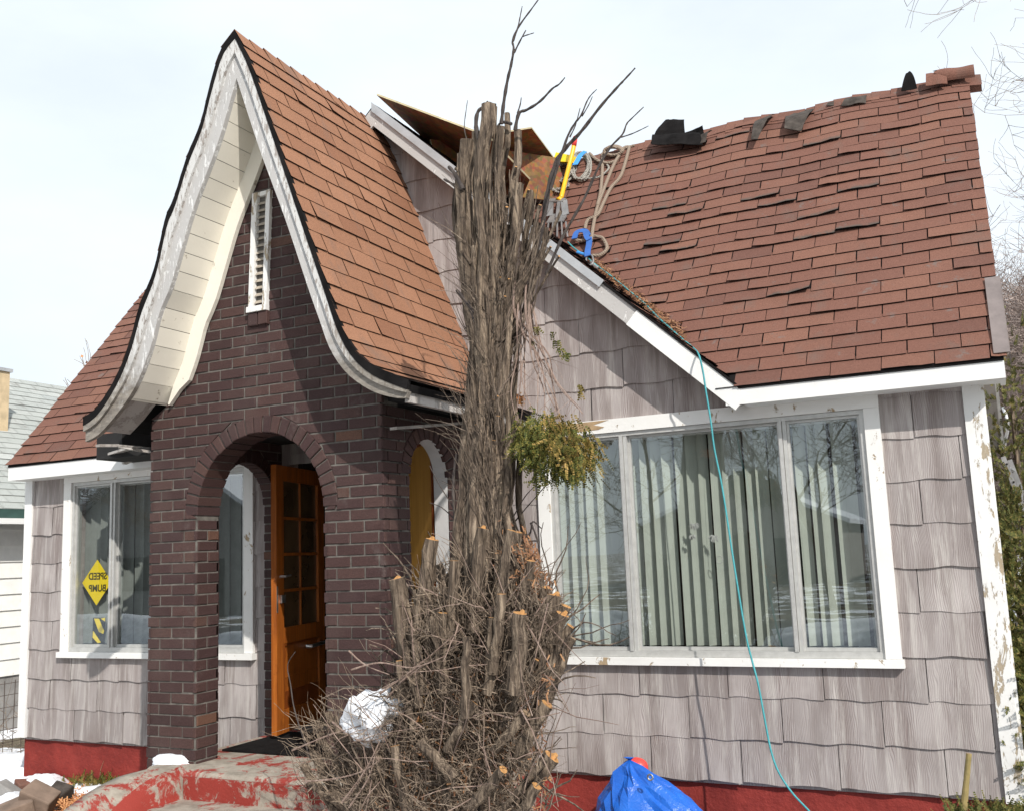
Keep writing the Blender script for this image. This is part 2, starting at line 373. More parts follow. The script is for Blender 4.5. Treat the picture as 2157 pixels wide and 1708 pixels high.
# ================================================================== setting
GZ = -.42
g = MB(); N_ = 60
xs = [-400, -120, -50]+[-26+i*.75 for i in range(61)]+[50, 120, 400]
ys = [-400, -120, -50]+[-14+i*.75 for i in range(45)]+[60, 150, 600]
for y in ys:
    for x in xs:
        z = GZ + (.05*noise.noise((x*.6, y*.6, 0))+.02*noise.noise((x*2.3, y*2.3, 4)) if abs(x) < 30 and abs(y) < 30 else 0)
        g.v.append(Vector((x, y, z)))
nx = len(xs)
for j in range(len(ys)-1):
    for i in range(nx-1):
        g.f.append([j*nx+i, j*nx+i+1, (j+1)*nx+i+1, (j+1)*nx+i]); g.m.append(0)
struct(g.build('ground', M['ground'], base=(0, 0, 0), smooth=True))

# ================================================================== house
XL, XR = -8.25, 0.0
XE = .10                                   # right wall plane
house = thing('house', (-4.1, 0, GZ), 'small run-down house with grey shingle siding, brown roof and a steep brick porch', 'house')
WR = dict(x0=-2.88, x1=-.488, z0=.736, z1=2.437)
WL = dict(x0=-7.806, x1=-5.528, z0=.736, z1=2.437)
OV = .22                                   # eave overhang
GXc, GZp, GXe, GZe = -4.12, 5.17, -1.30, 2.525      # front gable peak and right eave corner
GXl = 2*GXc-GXe
def gable_z(x): return GZp-(GZp-GZe)*abs(x-GXc)/(GXe-GXc)

# backing walls
mb = MB()
def wall_front(y, holes, z0, z1, x0, x1, t, mi=0):
    cuts = sorted(set([x0, x1]+[h[k] for h in holes for k in ('x0', 'x1')]))
    for a, c in zip(cuts, cuts[1:]):
        mid = (a+c)/2; hs = [h for h in holes if h['x0'] < mid < h['x1']]
        if not hs: mb.box((a, y, z0), (c, y+t, z1), mi)
        for h in hs:
            if h['z0'] > z0: mb.box((a, y, z0), (c, y+t, h['z0']), mi)
            if h['z1'] < z1: mb.box((a, y, h['z1']), (c, y+t, z1), mi)
DOORH = dict(x0=-5.18, x1=-3.52, z0=.2, z1=2.36)
hR = dict(x0=-2.78, x1=-.585, z0=.80, z1=2.34); hL = dict(x0=-7.70, x1=-5.63, z0=.80, z1=2.34)
wall_front(.012, [hR, hL, DOORH], -.02, 2.5, XL-.08, XE-.002, .12)
mb.prism([(GXl, .012, 2.5), (GXe, .012, 2.5), (GXc, .012, GZp-.06)], (0, .12, 0))
mb.box((XL-.08, .14, -.02), (XL+.04, 6.2, 2.5)); mb.box((XE-.12, .14, -.02), (XE, 6.2, 2.5)); mb.box((XL-.08, 6.2, -.02), (XE, 6.32, 2.5))
YRI = 1.93
for xx in (XL-.08, XE-.12): mb.prism([(xx, .05, 2.5), (xx, 6.2, 2.5), (xx, 4.2, 3.2), (xx, YRI, 5.0)], (.12, 0, 0))
wall = mb.build('wall', M['siding'], house)
mb = MB()                                   # room behind the windows
mb.quad((XL, 3.0, 0), (XE, 3.0, 0), (XE, 3.0, 2.5), (XL, 3.0, 2.5)); mb.quad((XL+.05, .14, .15), (XE-.13, .14, .15), (XE-.13, 3, .15), (XL+.05, 3, .15))
mb.quad((XL+.05, .14, 2.47), (XE-.13, .14, 2.47), (XE-.13, 3, 2.47), (XL+.05, 3, 2.47))
mb.box((-5.2, .14, .15), (-5.14, 3, 2.46)); mb.box((-3.45, .14, .15), (-3.4, 3, 2.46))
mb.build('interior_wall', M['room'], house)
# foundation
mb = MB(); mb.box((XL-.07, .03, GZ-.3), (XE-.02, .3, -.02))
mb.build('foundation', M['red'], house)

# siding shingles
def siding(mb, x0, x1, z0, z1, keep, y0=0.0, course=.267, piece=.61):
    rows = int(math.ceil((z1-z0)/course))
    for k in range(rows):
        zb = z0+k*course; st = (k*.305+random.uniform(-.05, .05)) % piece
        x = x0-st
        while x < x1:
            a, c = max(x, x0), min(x+piece-.005, x1); x += piece
            if c-a < .02: continue
            nx_ = max(3, int((c-a)/.038)); nz_ = 6
            vs = []; ph = random.uniform(0, 6.28); am = .0068
            dy = random.uniform(-.002, .005)
            for j in range(nz_+1):
                t = j/nz_
                for i in range(nx_+1):
                    xx = a+(c-a)*i/nx_
                    wv_ = am*math.sin(6.283*(xx-a)/.36+.6)+.0018*math.sin(6.283*(xx-a)/.17+ph)
                    zz = zb+(course+.018)*t+(wv_ if j == 0 else wv_*.3*(1-t))
                    yy = y0-.004-.011*(1-t)-dy+.0012*math.sin(xx*23+k)
                    vs.append(Vector((xx, yy, zz)))
            for i in range(nx_+1): vs.append(vs[i]+Vector((0, .010, .001)))
            fs = []
            for j in range(nz_):
                for i in range(nx_):
                    p = vs[j*(nx_+1)+i]; q = vs[(j+1)*(nx_+1)+i+1]
                    if keep((p.x+q.x)/2, (p.z+q.z)/2):
                        fs.append((j*(nx_+1)+i, j*(nx_+1)+i+1, (j+1)*(nx_+1)+i+1, (j+1)*(nx_+1)+i))
                        if j == 0:
                            b_ = (nz_+1)*(nx_+1); fs.append((b_+i, b_+i+1, i+1, i))
            if fs:
                used = sorted({i for f in fs for i in f}); mp_ = {u: n for n, u in enumerate(used)}
                mb.add([vs[u] for u in used], [[mp_[i] for i in f] for f in fs])
def keep_front(x, z):
    for w in (WR, WL):
        if w['x0']+.05 < x < w['x1']-.05 and w['z0']+.05 < z < w['z1']-.05: return False
    if -5.16 < x < -3.45 and .0 < z < 2.34: return False
    if z > 2.46 and not (GXl < x < GXe and z < gable_z(x)-.03): return False
    return True
mb = MB(); siding(mb, XL, XR-.002, 0, 5.2, keep_front)
mb.build('siding', M['siding'], house)
# corner boards
mb = MB(); mb.box((XR, -.036, -.02), (XE+.004, .04, 2.43)); mb.box((XE+.004, -.02, -.02), (XE+.022, .11, 2.43))
cb = mb.build('corner_board', M['peel'], house); cb['label'] = 'corner board with white paint peeling off bare wood'
mb = MB(); mb.box((XL-.10, -.03, 0), (XL-.001, .04, 2.40)); mb.build('corner_board', M['white'], house)

# ---- windows
def window(w, mull, name_lab):
    tr = .095; T = MB(); x0, x1, z0, z1 = w['x0'], w['x1'], w['z0'], w['z1']
    T.box((x0, -.040, z1-tr), (x1, .02, z1)); T.box((x0+.001, -.038, z0+.052), (x0+tr, .02, z1-tr-.001)); T.box((x1-tr, -.038, z0+.052), (x1-.001, .02, z1-tr-.001))
    tw = T.build('window', M['trim'], house)
    if name_lab: tw['label'] = name_lab
    S_ = MB(); S_.box((x0-.015, -.065, z0), (x1+.012, .03, z0+.05)); S_.build('sill', M['trim'], tw)
    ix0, ix1, iz0, iz1 = x0+tr+.002, x1-tr-.002, z0+.052, z1-tr-.002
    F = MB(); fw = .028
    F.box((ix0, -.022, iz1-fw), (ix1, .07, iz1)); F.box((ix0, -.022, iz0), (ix1, .07, iz0+fw+.012))
    F.box((ix0, -.02, iz0+fw+.012), (ix0+fw, .07, iz1-fw)); F.box((ix1-fw, -.02, iz0+fw+.012), (ix1, .07, iz1-fw))
    xs_ = [ix0+fw]+[m for m in mull]+[ix1-fw]
    for i, m in enumerate(mull):
        F.box((m-.026, -.03, iz0+fw+.012), (m-.002, .068, iz1-fw)); F.box((m+.001, -.018, iz0+fw+.012), (m+.026, .066, iz1-fw))
    zz0, zz1 = iz0+fw+.012, iz1-fw
    for i in range(len(xs_)-1):                         # sash rails of each pane
        a = xs_[i]+(.026 if i else 0); c = xs_[i+1]-(.026 if i < len(xs_)-2 else 0); y = .0 if i != 1 else .02
        F.box((a, y, zz1-.018), (c, y+.03, zz1-.001)); F.box((a, y, zz0+.001), (c, y+.03, zz0+.024))
        F.box((a+.0005, y, zz0+.024), (a+.016, y+.03, zz1-.018)); F.box((c-.016, y, zz0+.024), (c-.0005, y+.03, zz1-.018))
    F.build('frame', M['alu'], tw)
    for i in range(len(xs_)-1):
        a = xs_[i]+(.026 if i else 0); c = xs_[i+1]-(.026 if i < len(xs_)-2 else 0); y = .012 if i != 1 else .032
        P = MB(); nseg = 5
        P.quad((a+.014, y, zz0+.022), (c-.014, y, zz0+.022), (c-.014, y, zz1-.016), (a+.014, y, zz1-.016))
        P.build('pane', M['glass'], tw)
    return ix0, ix1, zz0, zz1
wr = window(WR, [-2.21, -1.10], 'wide three-part picture window with peeling white trim')
wl = window(WL, [-7.18, -6.15], None)
# bare torn strip on the head trim of the wide window
mb = MB(); mb.prism([(-2.79, -.043, 2.36), (-2.38, -.043, 2.37), (-2.335, -.043, 2.385), (-2.42, -.043, 2.405), (-2.30, -.043, 2.432), (-2.79, -.043, 2.43)], (0, .002, 0))
mb.build('bare_trim_patch', M['bare'], house)
def blinds(x0, x1, z0, z1, y, label, pitch=.081, mat='blind'):
    t = thing('vertical_blinds', (x0, y, z0), label, 'blinds')
    m = MB(); m.box((x0, y-.02, z1-.05), (x1, y+.03, z1)); m.build('headrail', M['white'], t)
    m = MB(); x = x0+.03
    while x < x1-.03:
        a = R_(random.gauss(40, 8)); wd_ = .089; n_ = 4; pts = []
        jx = random.uniform(-.012, .012); tw = random.uniform(-.10, .10)
        for i in range(n_+1):
            u = (i/n_-.5)*wd_; bow = .010*(1-(2*i/n_-1)**2)
            for z, aa in ((z0+.02, a+tw), (z1-.05, a)):
                pts.append(Vector((x+jx+u*math.cos(aa)-bow*math.sin(aa), y+.01+u*math.sin(aa)+bow*math.cos(aa), z)))
        m.add(pts, [(2*i, 2*i+2, 2*i+3, 2*i+1) for i in range(n_)])
        x += pitch*random.uniform(.9, 1.12)
    m.build('slats', M[mat], t, smooth=True)
blinds(wr[0], wr[1], wr[2], wr[3]+.03, .14, 'grey green vertical blinds behind the wide picture window')
blinds(wl[0], wl[1], wl[2], wl[3]+.03, .14, 'grey vertical blinds behind the narrow-paned window left of the porch', .11, 'blind_dim')

# ---- main roof
SL = (5.22-2.53)/(YRI+OV)                     # rise per metre
PHI = math.atan(SL); ULEN = (YRI+OV)/math.cos(PHI)
NRM = Vector((0, -math.sin(PHI), math.cos(PHI)))
RX0, RX1 = -8.335, .245
def ridge_d(x): return interp(x, (-8.3, -4, -2.6, -1.5, -.7, 0, .245), (.0, .0, .035, .04, .03, .02, -.02))+.012*math.sin(x*7)
def mroof(u, s):
    t = s/ULEN
    sag = -.03*math.sin(math.pi*min(max(t, 0), 1))*math.sin(math.pi*min(max((u-RX0)/(RX1-RX0), 0), 1))
    return Vector((u, -OV-.02+s*math.cos(PHI), 2.535+s*math.sin(PHI)+ridge_d(u)*t*t+sag))
def main_z(y): return 2.535+(y+OV)*SL
def tabs(mb, fn, u0, u1, length, keep, lift, ex=.128, tab=.305, nu=4, order=1):
    rows = int(math.ceil(length/ex))
    for r in range(rows):
        s0 = r*ex; u = u0-((r % 2)*tab/2+random.uniform(0, .02)); gp_ = .0085; dz = random.uniform(-.002, .004)
        while u < u1:
            a, c = max(u, u0-random.uniform(0, .008)), min(u+tab-gp_*random.uniform(.5, 1.2), u1+random.uniform(0, .01)); u += tab
            if c-a < .03 or not keep((a+c)/2, s0+ex/2): continue
            top = min(s0+ex+.035, length+.01); vs = []; nv = 3
            L0, LL, LR, wav = lift((a+c)/2, s0+ex/2)
            rj = random.uniform(-.003, .003)
            for j in range(nv+1):
                t = j/nv; s = s0+(top-s0)*t-(.006 if j == 0 else 0)*random.random()+(rj if j == 0 else 0)+(abs(random.gauss(0, .010)) if j == 0 and L0 > .0095 else 0)
                for i in range(nu+1):
                    q = i/nu; uu = a+(c-a)*q
                    p = fn(uu, s); e = .02
                    du = fn(uu+e, s)-fn(uu-e, s); ds = fn(uu, s+e)-fn(uu, s-e); n = du.cross(ds).normalized()*order
                    k = (1-t)**1.6
                    h = .010*(1-t)+.002+dz+k*(L0+LL*(1-q)**2+LR*q**2+wav*math.sin(q*9+r*1.7+a*5))
                    vs.append(p+n*h)
            m = nu+1
            for i in range(m):
                p = vs[i]; uu = a+(c-a)*i/nu; e = .02
                n = (fn(uu+e, s0)-fn(uu-e, s0)).cross(fn(uu, s0+e)-fn(uu, s0-e)).normalized()*order
                vs.append(p-n*(.012 if L0 > .0095 else .006))
            fs = []
            for j in range(nv):
                for i in range(nu): fs.append((j*m+i, j*m+i+1, (j+1)*m+i+1, (j+1)*m+i))
            b_ = (nv+1)*m
            for i in range(nu): fs.append((b_+i, b_+i+1, i+1, i))
            fm = [0]*(nv*nu)+[1]*nu  # dark asphalt lip; its black also stands for the shadow gap underneath
            if order < 0: fs = [f[::-1] for f in fs]
            if L0 > .0095:
                for i in range(m): mb.wear[len(mb.v)+i] = 1.0
            mb.add(vs, fs); mb.m[-len(fs):] = fm
def keep_main(u, s):
    p = mroof(u, s)
    if GXl < u < GXe+.25 and p.z < gable_z(u)-(.16 if u < GXe-.6 else .10): return False
    return True
def lift_main(u, s):
    # wind-damaged band in the middle of the slope
    dmg = math.exp(-((s-1.95)/.75)**2)*max(0, min(1, (u+3.2)/1.1))*max(0, min(1, (.1-u)/.5))
    L0 = .003*random.random(); LL = LR = 0; wv = .0015*random.random()
    if random.random() < dmg*.30:
        k = random.random()
        L0 += random.uniform(.0075, .012); wv += random.uniform(.002, .007)
        if k < .45: LL = random.uniform(.008, .03)
        elif k < .7: LR = random.uniform(.008, .025)
    elif random.random() < .12+dmg*.35: L0 += random.uniform(.002, .005); LL = random.uniform(.002, .012); wv += .0015
    return L0, LL, LR, wv
deck = MB(); n_ = 40
def deck_strip(x0, x1):
    for i in range(n_):
        a = x0+(x1-x0)*i/n_; c = x0+(x1-x0)*(i+1)/n_
        for j in range(8):
            s0, s1 = ULEN*j/8, ULEN*(j+1)/8
            if GXl < (a+c)/2 < GXe+.1 and mroof((a+c)/2, s0).z < gable_z((a+c)/2)-(.2 if (a+c)/2 < GXe-.9 else .09): continue
            deck.quad(mroof(a, s0), mroof(c, s0), mroof(c, s1), mroof(a, s1))
deck_strip(RX0, RX1)
# rear slope
YB = YRI+(YRI+OV); zb_ = 2.50
for i in range(12):
    a = RX0+(RX1-RX0)*i/12; c = RX0+(RX1-RX0)*(i+1)/12
    deck.quad(mroof(a, ULEN), mroof(c, ULEN), Vector((c, YB, zb_)), Vector((a, YB, zb_)))
roof = deck.build('roof', M['felt'], house)
mb = MB(); tabs(mb, mroof, RX0-.01, RX1+.012, ULEN, keep_main, lift_main)
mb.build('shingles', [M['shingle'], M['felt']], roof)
mb = MB()                                    # ridge caps, a few blown away
x = -3.9
while x < .15:
    if random.random() < .97:
        p = mroof(x, ULEN); q = mroof(x+.22, ULEN); hh = random.uniform(.006, .014)
        for d in (1,):
            A_ = p+Vector((0, -.105, -.125+hh)); B_ = p+Vector((0, 0, .012+hh)); C_ = p+Vector((0, .10, -.10))
            A2 = q+Vector((0, -.105, -.125)); B2 = q+Vector((0, 0, .008)); C2 = q+Vector((0, .10, -.10))
            mb.add((A_, B_, C_, A2, B2, C2), ((0, 3, 4, 1), (1, 4, 5, 2)))
    x += .155
mb.build('ridge_caps', M['shingle'], roof)
# rake boards (ends of the main roof) and eave fascia
mb = MB()
for xx, w_ in ((RX1-.03, .028), (RX0+.012, .028)):
    P = [mroof(xx, ULEN*i/10)+NRM*-.012 for i in range(11)]; Q = [p+NRM*-.11 for p in P]
    mb.strip(P, Q, (w_, 0, 0))
    P2 = [mroof(xx, ULEN)+Vector((0, .03, -.02)), Vector((xx, YB, zb_-.012))]; Q2 = [p+Vector((0, 0, -.14)) for p in P2]
    mb.strip(P2, Q2, (w_, 0, 0)); mb.build('rake_board', M['white'], roof); mb = MB()
mb = MB()                                    # rake soffit on the right end
for a_, c_ in (((RX1-.03, -OV+.03, 2.44), (RX1-.03, YRI, 5.03)), ((RX1-.03, YRI, 5.03), (RX1-.03, YB, 2.36))):
    a_ = Vector(a_); c_ = Vector(c_); mb.quad(a_, c_, c_+Vector((-.14, 0, 0)), a_+Vector((-.14, 0, 0)))
mb.build('soffit', M['grey_wood'], roof)
mb = MB()
mb.box((GXe-.11, -OV-.012, 2.42), (RX1, -OV+.014, 2.522)); mb.box((GXe, -OV+.014, 2.421), (RX1, .008, 2.436))
mb.box((RX1-.028, -OV+.014, 2.42), (RX1, .1, 2.50))
f1 = mb.build('fascia', M['white'], roof)
mb = MB(); mb.box((RX0, -OV-.012, 2.395), (-5.9, -OV+.014, 2.52)); mb.box((RX0, -OV+.014, 2.396), (-5.9, .008, 2.41))
mb.build('fascia', M['white'], roof)
mb = MB()                                    # metal flashing on the lower right rake
P = [mroof(RX1-.05, .02+.72*i/4)+NRM*.022 for i in range(5)]; Q = [p+Vector((.085, 0, 0)) for p in P]
mb.strip(P, Q, NRM*.006)
mb.strip([q+Vector((0, 0, 0)) for q in Q], [q-NRM*.11 for q in Q], (.004, 0, 0))
mb.build('flashing', M['rust_trim'], roof)
mb = MB()                                    # dark roofing felt edge along the eave
mb.box((GXe-.02, -OV-.022, 2.524), (RX1, -OV+.0, 2.542)); mb.build('eave_underlay', M['felt'], roof); mb = MB(); mb.box((RX0, -OV-.02, 2.521), (-6.4, -OV, 2.538)); mb.build('eave_underlay', M['felt'], roof)

# ---- front gable roof
gd = Vector((GXc-GXe, 0, GZp-GZe)); GL = gd.length; gd.normalize()
def groof(u, s): return Vector((GXe, u, GZe))+gd*s
def groof_l(u, s): return Vector((GXl, u, GZe))+Vector((-gd.x, 0, gd.z))*s
def keep_g(u, s): return groof(u, s).z > main_z(u)-.10
deck = MB()
for i in range(12):
    s0, s1 = GL*i/12, GL*(i+1)/12
    y1_ = min(YRI, (groof(0, s1).z-2.535)/SL-OV+.15)
    for fn in (groof, groof_l):
        deck.quad(fn(-OV, s0), fn(-OV, s1), fn(y1_, s1), fn(y1_, s0)); deck.quad(fn(-OV+.02, s0)-Vector((0, 0, .05)), fn(-OV+.02, s1)-Vector((0, 0, .05)), fn(.05, s1)-Vector((0, 0, .05)), fn(.05, s0)-Vector((0, 0, .05)))
groof_o = deck.build('gable_roof', M['felt'], house)
def lift_g(u, s): return .004*random.random(), (.012*random.random() if random.random() < .3 else 0), 0, .001
mb = MB(); tabs(mb, groof, -OV-.015, YRI, GL, keep_g, lift_g, order=1)
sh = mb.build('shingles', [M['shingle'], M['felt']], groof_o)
pn = Vector((gd.z, 0, -gd.x))                 # outward normal of right slope
def rake(s0, s1, top, bot, y0, y1, name, mat, lab=None, side=1, parent=groof_o):
    fn = groof if side > 0 else groof_l; nn = pn if side > 0 else Vector((-pn.x, 0, pn.z))
    P = [fn(y0, s0)+nn*top, fn(y0, s1)+nn*top]; Q = [fn(y0, s0)+nn*bot, fn(y0, s1)+nn*bot]
    if s1 >= GL:                              # mitre at the peak
        for A in (P, Q): A[1] = A[1]+(A[1]-A[0])*((GXc-A[1].x)/(A[1].x-A[0].x))
    m = MB(); m.strip(P, Q, (0, y1-y0, 0)); o = m.build(name, mat, parent)
    if lab: o['label'] = lab
    return o
rake(-.06, .92, -.012, -.135, -OV-.014, -OV+.012, 'fascia', M['white'], 'newer clean white fascia board')
rake(.921, GL, -.014, -.13, -OV-.006, -OV+.014, 'fascia', M['fascia_old'], 'old fascia board with peeling paint')
rake(1.25, GL+.0, .012, -.045, -OV-.028, -OV-.008, 'drip_edge', M['metal_trim'])
rake(0, GL, -.014, -.13, -OV-.006, -OV+.014, 'fascia', M['fascia_old'], None, -1)
rake(.03, GL, .005, -.012, -OV-.02, -OV+.01, 'edge_underlay', M['felt'])

# ================================================================== brick porch
YF, YB1, YB2 = -1.72, -1.35, -1.14
BX0, BX1 = -5.332, -3.359
SLAB = .20
outR = [PY(x, y, YF) for x, y in ((500,72),(532,137),(575,259),(633,431),(690,597),(722,690),(752,742),(795,778),(864,806))]
outL = [PY(x, y, YF) for x, y in ((500,72),(471,111),(446,194),(428,266),(399,338),(372,424),(354,467),(331,571),(300,650),(280,724),(252,796),(212,860),(181,884))]
inR = [PY(x, y, YF) for x, y in ((498,165),(545,310),(600,460),(650,610),(672,672),(695,735),(730,786),(780,822),(826,837),(856,838))]
inL = [PY(x, y, YF) for x, y in ((498,165),(460,298),(410,431),(385,514),(359,603),(336,659),(313,745),(277,828),(216,907),(180,930))]
def along(poly, n):
    P = spline(poly, 10); d = [0]
    for a, c in zip(P, P[1:]): d.append(d[-1]+(c-a).length)
    def f(s):
        s = max(-.05, min(d[-1]+.05, s))
        for i in range(len(d)-1):
            if s <= d[i+1] or i == len(d)-2:
                t = (s-d[i])/(d[i+1]-d[i]); return P[i].lerp(P[i+1], t)
    return f, d[-1]
fR, lR = along(outR, 10); fL, lL = along(outL, 10)
giR, giRl = along(inR, 10); giL, giLl = along(inL, 10)
def at_y(p, y): return Vector((p.x, y, p.z))
def pR(u, s): return at_y(fR(lR-s), u)      # s from the tail up to the ridge
def pL(u, s): return at_y(fL(lL-s), u)
porch_roof = None
deck = MB()
for fn, ln in ((pR, lR), (pL, lL)):
    P = [fn(YF+.012, ln*i/40)+Vector((0, 0, -.012)) for i in range(41)]
    Q = []
    for i in range(41):
        a = fn(YF, ln*max(0, i-1)/40); c = fn(YF, ln*min(40, i+1)/40); t = (c-a).normalized()
        n = Vector((t.z, 0, -t.x)) * (1 if fn is pL else -1)
        if n.z > 0: n = -n
        q = P[i]+n*.045; Q.append(q)
    Q[-1] = P[-1]+Vector((0, 0, -.10))
    deck.strip(P, Q, (0, -YF+.0, 0))
porch_roof = deck.build('porch_roof', M['felt'], house)
def lift_p(u, s): return .003*random.random(), (.010*random.random() if random.random() < .25 else 0), (.008*random.random() if random.random() < .12 else 0), .001*random.random()
mb = MB()
def keep_p(u, s): return True
tabs(mb, pR, YF-.02, .0, lR-.03, keep_p, lift_p, ex=.135, tab=.305, order=1)
tabs(mb, pL, YF-.02, .0, lL-.03, keep_p, lift_p, ex=.135, tab=.305, order=-1)
y = YF-.03
while y < -.02:                              # ridge caps
    for s_ in (1,):
        pk = at_y(outR[0], y); pk2 = pk+Vector((0, .22, -.006)); up = random.uniform(.018, .026)
        a_ = fR(.13); c_ = fL(.13)
        mb.add((Vector((c_.x-.02, y, c_.z)), pk+Vector((0, 0, up)), Vector((a_.x+.02, y, a_.z)), Vector((c_.x-.015, y+.22, c_.z)), pk2+Vector((0, 0, .008)), Vector((a_.x+.015, y+.22, a_.z))),
               ((0, 1, 4, 3), (1, 2, 5, 4)))
    y += .15
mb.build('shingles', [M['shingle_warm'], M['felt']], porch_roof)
# curved fascia boards
def fascia(out_f, ol, in_f, il, name, lab, sgn):
    n = 44; A = []; B = []; Cc = []
    for i in range(n+1):
        t = i/n
        a = at_y(out_f(ol*t), YF); c = at_y(in_f(il*t), YF)
        d = (c-a)
        dn = d.normalized()
        A.append(a+dn*.045); B.append(c); Cc.append(a+dn*.045+(c-a-dn*.045)*.36)
    m = MB(); m.strip(A, B, (0, .035, 0))
    o = m.build(name, M['peel_grey'], porch_roof); o['label'] = lab
    m = MB(); E0 = []; E1 = []
    for i in range(n+1):
        a = at_y(out_f(ol*i/n), YF-.026); c = at_y(in_f(il*i/n), YF-.026); dn = (c-a).normalized(); rg = .006*noise.noise((i*.9, sgn*3, 0))
        E0.append(a-dn*(.014+rg)); E1.append(a+dn*.044)
    m.strip(E0, E1, (0, .03, 0)); m.build('edge_underlay', M['felt'], porch_roof)
    m = MB(); A2 = [p+Vector((0, -.022, 0)) for p in A]; C2 = [p+Vector((0, -.022, 0)) for p in Cc]
    m.strip(A2, C2, (0, .021, 0)); m.build('crown_moulding', M['crown'], o)
    return A, B
fascia(fR, lR, giR, giRl, 'fascia', 'curved right fascia board with cracked peeling white paint', 1)
fascia(fL, lL, giL, giLl, 'fascia', 'curved left fascia board with cracked peeling white paint', -1)
mb = MB()                                    # soffit planks under both slopes
for fi, il, stop in ((giL, giLl, .83), (giR, giRl, .80)):
    s = .02
    while s < il*stop:
        e = min(s+.135, il*stop)
        a = fi(s+.002); c = fi(e-.002); t = (c-a).normalized(); n = Vector((t.z, 0, -t.x))
        if n.z < 0: n = -n
        n = n*(.012+random.uniform(-.002, .003))
        mb.strip([at_y(a, YF+.036), at_y(c, YF+.036)], [at_y(a, YF+.036)+n, at_y(c, YF+.036)+n], (0, YB1-YF-.03, 0))
        s = e
so_ = mb.build('soffit', M['cream'], porch_roof)
mb = MB()
for fi, il, st in ((giL, giLl, .835), (giR, giRl, .805)):
    a = fi(il*st); c = fi(il*.955); mid = fi(il*(st+.955)/2)
    mb.strip([at_y(p, YF+.037)+Vector((0, 0, .03)) for p in (a, mid, c)], [at_y(p, YF+.037)+Vector((0, 0, .045)) for p in (a, mid, c)], (0, .25, 0))
    mb.build('soffit', M['grey_wood'], porch_roof); mb = MB()
mb = MB()                                    # frieze boards against the bricks
for fi, il, stop, cx_ in ((giL, giLl, .80, 1), (giR, giRl, .80, -1)):
    P = []; Q = []
    for i in range(25):
        s = .18+(il*stop-.18)*i/24
        a = fi(s); t = (fi(s+.02)-fi(s-.02)).normalized(); n = Vector((t.z, 0, -t.x))
        if n.x*cx_ < 0: n = -n
        w_ = .115*(1 if i < 23 else (.6 if i == 23 else .12))
        P.append(at_y(a, YB1-.05)); Q.append(at_y(a+n*w_, YB1-.05))
    Q[-1] = Q[-1]+Vector((0, 0, -.06)); P[-1] = P[-1]+Vector((0, 0, -.06))
    mb.strip(P, Q, (0, .034, 0))
mb.build('frieze', M['cream'], porch_roof)
mb = MB()                                    # eave boards running back to the house
for fi, il, x_ in ((giR, giRl, 1),):
    p = fi(il); 
    mb.beam(at_y(p, YF+.04)+Vector((-.02*x_, 0, .03)), Vector((p.x-.02*x_, -.03, p.z+.035)), .03, .10)
    pass
mb.build('eave_board', M['grey_wood'], porch_roof)
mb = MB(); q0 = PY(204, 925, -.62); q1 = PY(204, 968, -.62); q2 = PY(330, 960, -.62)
mb.box((q0.x, -.62, q1.z), (BX0-.012, -.24, q0.z+.04)); mb.build('eave_shade_box', M['dark'], porch_roof)  # black box stands in for the shade inside the hollow eave
mb = MB()                                    # loose laths and splintered boards of the rotten eaves
mb.beam(PX(828, 902, -3.28), PX(975, 891, -3.26), .05, .018); mb.build('broken_lath', M['grey_wood'], porch_roof)
for a, c in (((206, 938, -1.3), (300, 938, -.9)), ((214, 962, -.55), (300, 935, -.75)), ((250, 940, -.8), (318, 952, -.6)), ((262, 975, -.3), (318, 950, -.35))):
    mb = MB(); mb.beam(PY(*a), PY(*c), .05, .02); mb.build('broken_lath', M['grey_wood'], porch_roof)
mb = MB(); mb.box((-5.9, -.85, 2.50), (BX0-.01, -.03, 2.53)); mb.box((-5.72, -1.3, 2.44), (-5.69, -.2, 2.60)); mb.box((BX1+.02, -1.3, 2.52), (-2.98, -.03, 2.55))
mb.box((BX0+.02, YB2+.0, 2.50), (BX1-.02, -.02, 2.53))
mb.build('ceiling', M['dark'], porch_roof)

# ---- brick walls
def xlim(z):
    def on_(fi, il, lo, hi, left):
        for i in range(60):
            p = fi(il*i/59); q = fi(il*min(i+1, 59)/59)
            if q.z <= z <= p.z and p.z > q.z:
                return p.x+(q.x-p.x)*(p.z-z)/(p.z-q.z)
        return None
    a = on_(giL, giLl, 0, 0, True); c = on_(giR, giRl, 0, 0, False)
    a = BX0 if (a is None or z < 2.6) else max(BX0, a); c = BX1 if (c is None or z < 2.6) else min(BX1, c)
    return a, c
ACX, AR, ASP, RING = -4.354, .546, 1.865, .108
APEX_Z = min(inR[0].z, inL[0].z)
core = MB()
def arch_core(cx, r, sp, x0, x1, z0, outline, mk, d):
    arcL = [(cx-r*math.cos(a), sp+r*math.sin(a)) for a in [math.pi/2*i/14 for i in range(15)]]
    arcR = [(cx+r*math.cos(a), sp+r*math.sin(a)) for a in [math.pi/2*i/14 for i in range(15)]]
    Lp = [(x0, z0), (cx-r, z0)]+arcL+outline[0]; Rp = [(cx+r, z0), (x1, z0)]+outline[1]+arcR[::-1]
    core.prism([mk(u, z) for u, z in Lp], d); core.prism([mk(u, z) for u, z in Rp], d)
zs = [2.5+(APEX_Z-.02-2.5)*i/24 for i in range(25)]
mid_ = (xlim(zs[-2])[0]+xlim(zs[-2])[1])/2
oL = [(mid_, zs[-1])]+[(min(xlim(z)[0]+.01, mid_), z) for z in zs[-2::-1]]
oR = [(max(xlim(z)[1]-.01, mid_), z) for z in zs[:-1]]+[(mid_, zs[-1])]
arch_core(ACX, AR, ASP, BX0, BX1, 0, (oL, oR), lambda u, z: Vector((u, YB1, z)), (0, YB2-YB1, 0))
SAr, SSP = .262, 2.065
